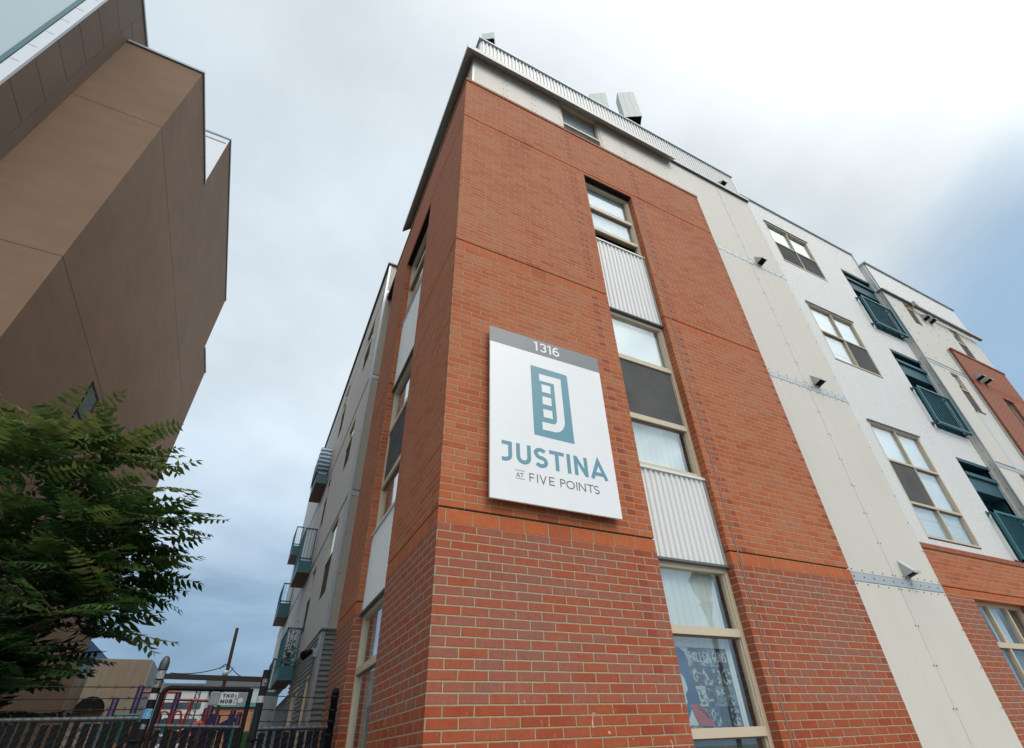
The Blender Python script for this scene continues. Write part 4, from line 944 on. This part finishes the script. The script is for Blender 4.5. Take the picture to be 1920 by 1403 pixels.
w = MB(); links(w, -1.68, -.955, FYc-.024, .9, 1.96); w.build('chain_link', 'wire', GT)
w = MB(); slats(w, -1.68, -.955, FYc-.0215, .2, 1.95); w.build('privacy_slats', 'slat', GT)
barbed(GT, [((-1.68, FYc, 2.19), (-.95, FYc, 2.165), .005), ((-1.68, FYc, 2.07), (-.95, FYc, 2.05), .005)])
# plaque with stickers on the gate
M['plaque'] = weathered('plaque_metal', (.20, .21, .215), .5, .3, .15, 14, .1)
PQ = tag(empty('gate_sign', (-1.13, FYc-.03, 2.14)), 'grey metal plaque covered with stickers, one reading TKO MOB, on the gate', 'sign')
rotm = Matrix.Rotation(R(1.0), 4, 'Y')
w = MB(); w.obox((-1.125, FYc-.03, 2.19), .165, .002, .055, rotm); w.build('plate', 'plaque', PQ)
w = MB(); w.obox((-1.12, FYc-.0335, 2.190), .078, .0008, .054, rotm)
M['stk_pale'] = flat('pale_sticker', (.50, .50, .49), .6); w.build('sticker', 'stk_pale', PQ)
w = MB(); ys_ = FYc-.036
letters(w, [('T', -1.180, -1.150), ('K', -1.145, -1.114), ('O', -1.109, -1.079)], 2.198, 2.232, .27, ys_); letters(w, [('M', -1.190, -1.154), ('O', -1.149, -1.117), ('B', -1.112, -1.082)], 2.149, 2.184, .27, ys_)
for i, q in enumerate(((-1.07, 2.215), (-1.064, 2.19), (-1.07, 2.16))): ribbon(w, [(q[0], q[1]), (q[0]+.012, q[1]+.006), (q[0]+.004, q[1]-.01), (q[0]+.016, q[1]-.006)], .004, ys_)
w.build('sticker_lettering', 'p_black', PQ)
w = MB(); w.obox((-1.235, FYc-.0335, 2.185), .03, .0008, .04, rotm); w.build('sticker', scribble('grey_sticker', (.24, .25, .26), (.07, .16, .2), 30), PQ)
w = MB(); n = 14; cc = (-1.01, 2.175); w.mesh([(cc[0]+.024*math.cos(2*math.pi*i/n), FYc-.0335, cc[1]+.024*math.sin(2*math.pi*i/n)) for i in range(n)] + [(cc[0]+.024*math.cos(2*math.pi*i/n), FYc-.0322, cc[1]+.024*math.sin(2*math.pi*i/n)) for i in range(n)], [tuple(range(n))] + [(i, (i+1) % n, n+(i+1) % n, n+i) for i in range(n)]); w.build('sticker', 'stk_pale', PQ)

# ================================================================== playground
M['purple'] = weathered('purple_post', (.035, .012, .075), .5, 0, .08, 4, .05); M['redtube'] = weathered('red_tube', (.42, .03, .012), .4, 0, .08, 5, .05)
M['pteal'] = weathered('teal_tube', (.02, .17, .19), .45, 0, .08, 4, .05); M['pgreen'] = weathered('green_panel', (.035, .15, .04), .5, 0, .08, 4, .05); M['pblue'] = weathered('blue_plastic', (.015, .05, .18), .5, 0, .08, 4, .05)
M['lime'] = weathered('lime_pole', (.30, .36, .02), .5, 0, .08, 4, .05); M['brown'] = weathered('brown_resin', (.20, .09, .03), .8, 0, .2, 4, .1)
PG = tag(empty('playground_structure', (-2.0, 10, 0)), 'climbing frame of purple posts, red arches, green panel and teal tubes behind the fence', 'playground')
YP = 9.0
w = MB()
for x_, y_, z_ in ((-2.60, 9.0, 2.95), (-2.86, 8.6, 2.72), (-2.0, 9.2, 2.87), (-1.40, 9.4, 2.66), (-1.475, 9.9, 2.66), (-.99, 9.6, 2.60), (-.865, 9.9, 2.58), (-1.24, 9.5, 2.51), (-1.33, 10.2, 2.58), (-2.25, 9.8, 2.55)):
    w.tube([(x_, y_, 0), (x_, y_, z_-.02), (x_, y_, z_)], [.05, .05, .03], 12)
w.build('post', 'purple', PG)
w = MB(); t_ = .022
w.tube([(-2.62, YP, 2.85), (-2.2, YP, 2.83)], t_, 8)
w.tube([(-2.21, YP, 2.30), (-2.19, YP, 2.82), (-2.16, YP, 2.84), (-1.98, YP, 2.84)], t_, 8)
w.tube([(-1.95, YP, 2.72), (-1.44, YP, 2.70)], t_, 8); w.tube([(-1.73, YP, 2.70), (-1.80, YP, 2.1), (-1.82, YP, .3)], t_, 8)
w.tube([(-2.24, YP, 2.36)] + [(-2.12-.10*math.cos(R(a)), YP, 2.42+.12*math.sin(R(a))) for a in (0, 30, 60, 90, 120, 150, 180)] + [(-2.0, YP, 2.3)], .016, 8)
w.tube([(-1.96, YP, 2.0)] + [(-1.90-.075*math.cos(R(a)), YP, 2.38+.17*math.sin(R(a))) for a in (0, 30, 60, 90, 120, 150, 180)] + [(-1.82, YP, 2.25)], .018, 8)
w.tube([(-1.44, YP, 2.70), (-1.43, YP, 2.3)], .018, 8); w.tube([(-1.66, YP, 2.24), (-1.62, YP, 2.33), (-1.55, YP, 2.355), (-1.42, YP, 2.345)], .018, 8)
for x_ in (-1.95, -1.66, -1.56, -1.47): w.tube([(x_, YP, .2), (x_+.03, YP, 2.25)], .016, 8)
w.build('climbing_bar', 'redtube', PG)
w = MB(); w.tube([(-1.58, 8.9, 2.30), (-1.50, 8.9, 2.345), (-1.46, 8.9, 2.31)], .055, 10); w.build('slide_hood', 'redtube', PG)
w = MB()
for i in range(7): w.tube([(-3.25+.1*i, 8.7, .6), (-3.25+.1*i, 8.7, 2.22+.06*min(i, 4)-.01*max(0, i-4))], .012, 6)
w.tube([(-3.3, 8.7, 2.2), (-3.1, 8.7, 2.37), (-2.9, 8.7, 2.46), (-2.45, 8.7, 2.47)], .022, 8)
w.build('barrier', 'pteal', PG)
w = MB(); w.tube([(-.92, 9.3, .4), (-.92, 9.3, 2.32)], .05, 8); w.build('roller', 'pteal', PG)
w = MB(); w.tube([(-2.06, 9.1, 2.2), (-2.06, 9.1, 2.44)], .05, 8); w.build('roller', 'pteal', PG)
w = MB(); w.box(-2.85, -2.42, 8.8, 8.83, 1.95, 2.42); w.build('play_panel', 'pgreen', PG); w = MB(); w.box(-1.98, -1.84, 9.15, 9.18, 1.9, 2.32); w.build('play_panel', 'pgreen', PG)
w = MB(); yq = 8.798
ribbon(w, [(-2.74, 2.36), (-2.64, 2.26)], .016, yq); ribbon(w, [(-2.64, 2.36), (-2.74, 2.26)], .016, yq-.001); ribbon(w, [(-2.57, 2.35), (-2.50, 2.35), (-2.50, 2.28)], .016, yq); w.build('panel_mark', 'p_black', PG)
w = MB(); w.obox((-1.56, 9.2, 2.30), .32, .03, .05, Matrix.Rotation(R(-26), 4, 'Y')); w.obox((-1.15, 9.4, 2.32), .25, .03, .05, Matrix.Rotation(R(-28), 4, 'Y')); w.obox((-1.0, 9.3, 2.40), .06, .03, .1, 0); w.build('stair_rail', 'purple', PG)
w = MB(); w.tube([(-1.0, 9.3, 2.1), (-1.0, 9.3, 2.38)], .06, 10); w.tube([(-1.09, 9.3, 2.2), (-1.09, 9.3, 2.36)], .04, 10); w.build('roller', 'pblue', PG)
w = MB(); 
for x_ in (-1.30, -1.20): w.tube([(x_, 8.6, .2), (x_+.06, 8.6, 2.25)], .014, 6)
w.build('pole', 'lime', PG)
w = MB(); w.tube([(-1.25, 8.7, .2), (-1.20, 8.7, 2.1)], .014, 6); w.build('pole', 'pgreen', PG)
BO = MB()
for c, s_ in (((-2.42, 8.7, 2.22), .14), ((-2.2, 8.7, 2.2), .13), ((-2.3, 8.7, 1.95), .2), ((-2.55, 8.6, 1.9), .2)):
    n1_, n2_ = 10, 7; V = []; F = []
    for i in range(n2_+1):
        for k in range(n1_):
            th, ph = math.pi*i/n2_, 2*math.pi*k/n1_; rr = s_*(1+.12*random.uniform(-1, 1)); V.append((c[0]+rr*math.sin(th)*math.cos(ph), c[1]+rr*math.sin(th)*math.sin(ph), c[2]+rr*.85*math.cos(th)))
    for i in range(n2_):
        for k in range(n1_): F.append((i*n1_+k, i*n1_+(k+1) % n1_, (i+1)*n1_+(k+1) % n1_, (i+1)*n1_+k))
    BO.mesh(V, F, 0, True)
BO.box(-2.75, -2.1, 8.55, 8.85, 0, 1.9); tag(BO.build('climbing_boulder', 'brown'), 'brown moulded climbing boulder beside the green play panel behind the gate post', 'play boulder')

# ================================================================== far end of the alley
UP = tag(empty('utility_pole', (-1.55, 26, 0)), 'tilted brown wooden utility pole rising behind the gate', 'pole')
def pxp(Y, px_, py_):   # point at depth Y for planning the far street (world coordinates)
    fpx = 937.98; dv = _rt*((px_-992.4)/fpx) - _up*((py_-745.8)/fpx) + _fw; t = (Y+3.589)/dv.y; return Vector((-1.105, -3.589, 1.597)) + t*dv
M['wood'] = weathered('creosoted_wood', (.085, .040, .022), .85, 0, .2, 6, .2)
a, c = pxp(26, 445, 1178), pxp(26, 416, 1300)
w = MB(); w.tube([c+(c-a)*1.3, c, a], [.085, .078, .07], 10); w.build('shaft', 'wood', UP)
q = pxp(25.8, 423, 1261); w = MB(); w.lathe((q.x, q.y, q.z-.12), [(.0, -.05), (.12, 0), (.13, .12), (.09, .2), (.0, .22)], 10); w.build('insulator', 'whitemetal', UP)
w = MB()
def span(p, q_, sag, r=.018):
    n = 14; w.tube([p.lerp(q_, i/n)-Vector((0, 0, sag*4*(i/n)*(1-i/n))) for i in range(n+1)], r, 4, 0, False)
span(pxp(26, 428, 1247), pxp(24, 320, 1262), .15); span(pxp(26, 430, 1247), pxp(24, 470, 1275), .12); span(pxp(26, 428, 1247), pxp(25.9, 412, 1255), -.1); span(pxp(26, 423, 1262), pxp(25.9, 438, 1252), .1); span(pxp(24, 320, 1262), pxp(20, 296, 1270), .05)
tag(w.build('overhead_wire', 'black'), 'thin dark overhead wires strung from the wooden utility pole', 'wire')
M['farwhite'] = weathered('white_render', (.50, .49, .47), .8, 0, .06, .4, .1); M['farroof'] = weathered('dark_roof', (.10, .105, .11), .8, 0, .1, .4, .1); M['farbrick'] = brickmat('far_brick', .0677, 0, .22, [(0, (.40, .15, .07)), (1, (.48, .20, .11))])
def far(nm, Y, px0, px1, py0, depth, mats, label, roof=None, cat='building', extra=None):
    p0, p1 = pxp(Y, px0, py0), pxp(Y, px1, py0); z = (p0.z+p1.z)/2
    e = tag(empty(nm, ((p0.x+p1.x)/2, Y, 0)), label, cat); w = MB(); w.box(p0.x, p1.x, Y, Y+depth, 0, z); w.build('wall', mats, e)
    if roof: w = MB(); w.box(p0.x-.15, p1.x+.15, Y-.15, Y+depth, z, z+roof[1]); w.build('roof', roof[0], e)
    return e, p0, p1, z
M['teal_trim'] = weathered('teal_roof_trim', (.06, .24, .24), .6, 0, .05, 1, .02)
M['windowdark'] = weathered('dark_window_band', (.05, .06, .07), .1, 0, .05, 1, .02, .8)
e, p0, p1, z = far('white_building', 40, 300, 392, 1292, 8, 'farwhite', 'white rendered building with dark window bands at the far end of the alley', ('farroof', .3))
w = MB()
for i in range(4): w.box(p0.x+.2, p1.x-.2, 39.96, 39.999, z-1.1-.9*i, z-.75-.9*i)
w.build('window', 'windowdark', e)
e, p0, p1, z = far('brick_building', 36, 398, 498, 1326, 10, 'farbrick', 'orange brick building with teal roof edge seen under the gate plaque', ('teal_trim', .22))
w = MB(); w.box(p0.x+1.0, p0.x+1.8, 35.96, 35.999, 0, 2.2); w.box(p1.x-2.6, p1.x-.4, 35.96, 35.999, .9, 2.1); w.build('window', 'windowdark', e)
e, p0, p1, z = far('warehouse', 48, 388, 490, 1288, 10, 'greywall', 'grey flat roofed warehouse with dark loading canopy behind the brick building', ('farroof', .5))
w = MB(); w.box(p0.x+.3, p1.x-.3, 47.3, 48, z-1.6, z-1.2); w.build('canopy', 'farroof', e)
# lattice mast leaning
MS = MB(); a, c = pxp(30, 376, 1285), pxp(30, 356, 1352)
off = Vector((.16, 0, 0))
c2 = c + (c-a)*1.2
MS.tube([a-off*.5, c2-off], .03, 6); MS.tube([a+off*.5, c2+off], .03, 6)
for i in range(14):
    t0, t1 = i/14, (i+1)/14; MS.tube([a.lerp(c2, t0)-off*(.5+.5*t0), a.lerp(c2, t1)+off*(.5+.5*t1)], .018, 5, 0, False)
tag(MS.build('lattice_mast', 'galv_rail'), 'slim grey lattice mast in front of the white building', 'mast')
# green container
w = MB(); p0, p1 = pxp(16, 441, 1372), pxp(16, 470, 1372); w.box(p0.x, p1.x+.5, 16, 18, 0, p0.z); corrugate(w, p0.x, p1.x+.5, .1, p0.z-.1, 15.96, .03, .2); tag(w.build('green_container', 'pgreen'), 'green painted container low down behind the gate, below the orange brick building', 'container')

# ================================================================== street lamp across the pavement (mirrored in the window)
SLp = tag(empty('street_lamp', (7.88, -4.79, -.17)), 'acorn globe street lamp at the kerb reflected in the lowest window', 'street lamp')
w = MB(); w.lathe((7.88, -4.79, 0), [(.16, -.17), (.16, .1), (.10, .5), (.06, .8), (.05, 3.9), (.09, 3.98), (.13, 4.12), (.15, 4.2)], 14); w.build('pole', 'black', SLp)
M['globe'] = weathered('frosted_globe', (.30, .33, .31), .4, 0, .1, 5, .05)
w = MB(); w.lathe((7.88, -4.79, 4.2), [(.10, 0), (.17, .15), (.235, .38), (.25, .5)], 14); w.build('globe', 'globe', SLp)
w = MB(); w.lathe((7.88, -4.79, 4.7), [(.28, -.01), (.26, .05), (.17, .18), (.07, .26), (.05, .34), (.0, .38)], 14); w.build('lamp_cap', 'black', SLp)

# ================================================================== tree
def leafmat():
    mt, b, out = newmat('leaf'); at = b.n.new('ShaderNodeAttribute'); at.attribute_name = 'tint'; t = at.outputs['Fac']
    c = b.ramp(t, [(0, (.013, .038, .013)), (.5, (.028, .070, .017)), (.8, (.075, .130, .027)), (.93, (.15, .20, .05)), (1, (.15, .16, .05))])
    df = b.n.new('ShaderNodeBsdfPrincipled'); b.l.new(c, df.inputs['Base Color']); df.inputs['Roughness'].default_value = .45; df.inputs['Specular IOR Level'].default_value = .35
    tl = b.n.new('ShaderNodeBsdfTranslucent'); b.l.new(b.v('SCALE', c, scale=1.5), tl.inputs[0])
    mx = b.n.new('ShaderNodeMixShader'); mx.inputs[0].default_value = .3; b.l.new(df.outputs[0], mx.inputs[1]); b.l.new(tl.outputs[0], mx.inputs[2]); b.l.new(mx.outputs[0], out.inputs[0]); return mt
M['leaf'] = leafmat(); M['bark'] = weathered('grey_bark', (.045, .04, .032), .9, 0, .2, 14, .2); M['stem'] = flat('leaf_stem', (.12, .13, .04), .6)
TR = tag(empty('tree_of_heaven', (-3.9, 4.1, 0)), 'leafy tree with long fern like compound leaves leaning over the fence', 'tree')
rnd = random.Random(21)
base = Vector((-3.9, 4.1, 0))
trunk = [base, Vector((-3.88, 4.1, 1.0)), Vector((-3.8, 4.05, 2.0)), Vector((-3.78, 4.0, 2.9)), Vector((-3.85, 3.95, 3.8)), Vector((-3.9, 3.95, 4.5))]
tb = MB(); tb.tube(trunk, [.13, .11, .09, .075, .055, .03], 9); tb.build('trunk', 'bark', TR)
# outline targets of the crown: (x, y, z, n)
tips = []
def cl(n, c, s):
    for _ in range(n): tips.append(Vector((c[0]+rnd.gauss(0, s[0]), c[1]+rnd.gauss(0, s[1]), c[2]+rnd.gauss(0, s[2]))))
cl(10, (-3.9, 3.8, 4.75), (.5, .25, .18)); cl(12, (-3.25, 3.8, 4.2), (.45, .3, .25)); cl(10, (-4.4, 3.8, 4.1), (.5, .3, .35)); cl(13, (-3.5, 3.75, 3.55), (.55, .3, .3))
cl(7, (-2.9, 3.7, 3.9), (.22, .25, .25)); cl(3, (-2.6, 3.65, 4.02), (.12, .2, .12)); cl(4, (-2.75, 3.7, 3.35), (.18, .2, .2)); cl(6, (-3.5, 3.7, 4.9), (.25, .15, .12)); cl(12, (-4.3, 3.75, 3.0), (.5, .3, .35)); cl(7, (-3.2, 3.7, 2.9), (.3, .25, .25)); cl(3, (-2.75, 3.7, 2.95), (.15, .2, .12)); cl(10, (-4.1, 3.65, 2.35), (.5, .25, .2)); cl(4, (-3.3, 3.65, 2.4), (.2, .2, .15)); cl(16, (-4.3, 3.55, 2.6), (.55, .2, .35)); cl(14, (-4.2, 3.5, 2.3), (.5, .15, .2)); cl(8, (-3.5, 3.5, 2.45), (.3, .15, .2)); cl(14, (-3.7, 4.2, 3.2), (.5, .25, .6)); cl(8, (-3.0, 4.1, 3.4), (.3, .2, .4)); cl(8, (-4.5, 4.1, 3.8), (.4, .2, .5))
br = MB(); lf = MB(); tints = []; st_ = MB()
def leaflet(p, dirv, side, L, wd, tint):
    up_ = side.cross(dirv).normalized(); mid = p+dirv*L*.45 + up_*(-.05*L)
    tipp = p+dirv*L+up_*(-.22*L)
    a_, b_2 = mid+side*wd*.5+up_*wd*.15, mid-side*wd*.5+up_*wd*.15
    q = p+dirv*L*.12; r1, r2 = q+side*wd*.28, q-side*wd*.28
    i = len(lf.v); lf.v += [tuple(v_) for v_ in (p, r1, a_, tipp, b_2, r2, mid)]
    for f_ in ((0, 1, 6), (1, 2, 6), (2, 3, 6), (3, 4, 6), (4, 5, 6), (5, 0, 6)): lf.f.append(tuple(i+k for k in f_)); lf.mi.append(0); lf.smooth.append(True); tints.append(tint)
def frond(p, dirv, L, tint):
    dirv = dirv.normalized(); hz = Vector((dirv.y, -dirv.x, 0)); hz = hz.normalized() if hz.length > .01 else Vector((1, 0, 0))
    n = rnd.randint(7, 10); pts = [p]; dd = dirv.copy(); step = L/(n+1); droop = rnd.uniform(.02, .06)
    roll = rnd.uniform(-.7, .7); l0 = rnd.uniform(.145, .185)
    for i in range(n+1): dd = (dd+Vector((0, 0, -droop))).normalized(); pts.append(pts[-1]+dd*step)
    st_.tube([pts[0], pts[len(pts)//2], pts[-1]], [.004, .003, .0015], 4, 0, False)
    for i in range(2, len(pts)):
        ax_ = (pts[i]-pts[i-1]).normalized(); sd_ = hz - ax_*hz.dot(ax_); sd_.normalize(); nn = sd_.cross(ax_)
        sd_ = (sd_*math.cos(roll)+nn*math.sin(roll)).normalized()
        f_ = i/len(pts); ll = l0*(1-.45*max(0, f_-.6)/.4)*(.75+.25*min(1, f_*4))*rnd.uniform(.85, 1.12)
        for s_ in (-1, 1):
            dv = (sd_*s_*.9 + ax_*(.35+.35*f_) + Vector((0, 0, -.45+rnd.uniform(-.35, .12)))).normalized()
            sv = ax_ - dv*ax_.dot(dv); sv = (sv.normalized() + nn*rnd.uniform(-.5, .5)).normalized()
            leaflet(pts[i], dv, sv*s_, ll, ll*.36, min(1, max(0, tint+rnd.uniform(-.12, .12))))
    leaflet(pts[-1], dd, hz, l0*.6, l0*.22, tint)
limb_pts = []
for k0, e in ((2, (-2.75, 3.7, 3.2)), (2, (-4.7, 3.7, 3.0)), (3, (-2.6, 3.7, 3.85)), (3, (-4.6, 3.8, 4.0)), (1, (-3.2, 3.65, 2.5)), (1, (-4.5, 3.6, 2.45)), (4, (-3.3, 3.8, 4.55)), (5, (-4.1, 3.8, 4.95))):
    a, e = trunk[k0], Vector(e); m1 = a.lerp(e, .35)+Vector((rnd.uniform(-.08, .08), 0, -.12)); m2 = a.lerp(e, .7)+Vector((0, 0, .06))
    br.tube([a, m1, m2, e], [.035, .027, .019, .010], 7)
    for p_, q_ in ((a, m1), (m1, m2), (m2, e)): limb_pts += [p_.lerp(q_, t_/4) for t_ in range(1, 5)]
for tp in tips:
    s0 = min(limb_pts, key=lambda q: (q-tp).length)
    mid = s0.lerp(tp, .5)+Vector((rnd.uniform(-.08, .08), rnd.uniform(-.08, .08), rnd.uniform(-.02, .12)))
    br.tube([s0, mid, tp], [.008, .006, .004], 5, 0, False)
    out_ = (tp-Vector((-3.8, 4.0, tp.z-.25))); out_.normalize()
    nf = rnd.randint(4, 5); ph0 = rnd.uniform(0, 6.28)
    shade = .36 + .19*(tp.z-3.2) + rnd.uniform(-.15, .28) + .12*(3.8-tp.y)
    for j in range(nf):
        a = ph0+6.283*j/nf; dv = Vector((math.cos(a), math.sin(a)*.9, rnd.uniform(.05, .55)))+out_*.55
        tn = shade + rnd.uniform(-.12, .12)
        if rnd.random() < .035: tn = .99
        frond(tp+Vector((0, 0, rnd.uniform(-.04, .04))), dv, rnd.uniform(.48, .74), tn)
# single fronds that make the ragged right-hand outline
for (x_, y_, z_), dv in (((-2.75, 3.5, 4.42), (1, -.25, .35)), ((-2.66, 3.5, 4.22), (1, -.1, .2)), ((-2.6, 3.5, 3.92), (1, -.2, .22)), ((-2.5, 3.55, 3.55), (1, .1, -.1)), ((-2.45, 3.5, 3.32), (1, -.2, -.2)), ((-2.55, 3.55, 3.0), (1, -.1, -.25)), ((-3.05, 3.5, 4.75), (1, -.2, .2)), ((-3.45, 3.5, 5.0), (.2, -.1, 1)), ((-3.05, 3.5, 4.98), (.7, -.4, .5)), ((-4.2, 3.5, 5.05), (-.4, -.3, .6)), ((-3.9, 3.5, 5.0), (.3, -.3, .6)), ((-2.75, 3.5, 4.55), (.8, -.3, .6)), ((-3.6, 3.35, 4.3), (.6, -.5, .3)), ((-4.1, 3.35, 4.5), (.2, -.6, .3)), ((-3.1, 3.35, 3.9), (.5, -.6, .2)), ((-4.4, 3.3, 3.9), (.4, -.6, .1)), ((-3.5, 3.3, 3.4), (.6, -.5, .0))):
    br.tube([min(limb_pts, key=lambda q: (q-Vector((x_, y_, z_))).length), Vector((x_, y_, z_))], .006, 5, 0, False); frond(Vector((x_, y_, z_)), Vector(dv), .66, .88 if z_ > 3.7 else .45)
br.build('branch', 'bark', TR)
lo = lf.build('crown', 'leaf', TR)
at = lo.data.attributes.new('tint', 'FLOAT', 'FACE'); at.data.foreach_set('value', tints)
st_.build('leaf_stalk', 'stem', TR)

# climbing plant in the lowest alley balcony
M['plantleaf'] = weathered('plant_leaf', (.035, .12, .02), .5, 0, .3, 20, .1)
PLT = tag(empty('potted_plant', (-.02, 11.9, 3.42)), 'leafy green potted plant standing in the lowest alley balcony behind its railing', 'plant')
w = MB(); w.lathe((-.02, 11.9, 3.42), [(.0, 0), (.10, 0), (.13, .22), (.11, .22), (.0, .2)], 12); w.build('pot', 'brown', PLT)
w = MB()
for i in range(220):
    c = Vector((-.02+rnd.gauss(0, .07), 11.95+rnd.gauss(0, .16), 3.7+abs(rnd.gauss(0, .35)))); a = Vector((rnd.uniform(-1, 1), rnd.uniform(-1, 1), rnd.uniform(-.6, .6))).normalized(); q = a.cross(Vector((.3, .2, 1))).normalized()
    w.face([c-a*.05, c+q*.022, c+a*.05, c-q*.022])
w.build('foliage', 'plantleaf', PLT)
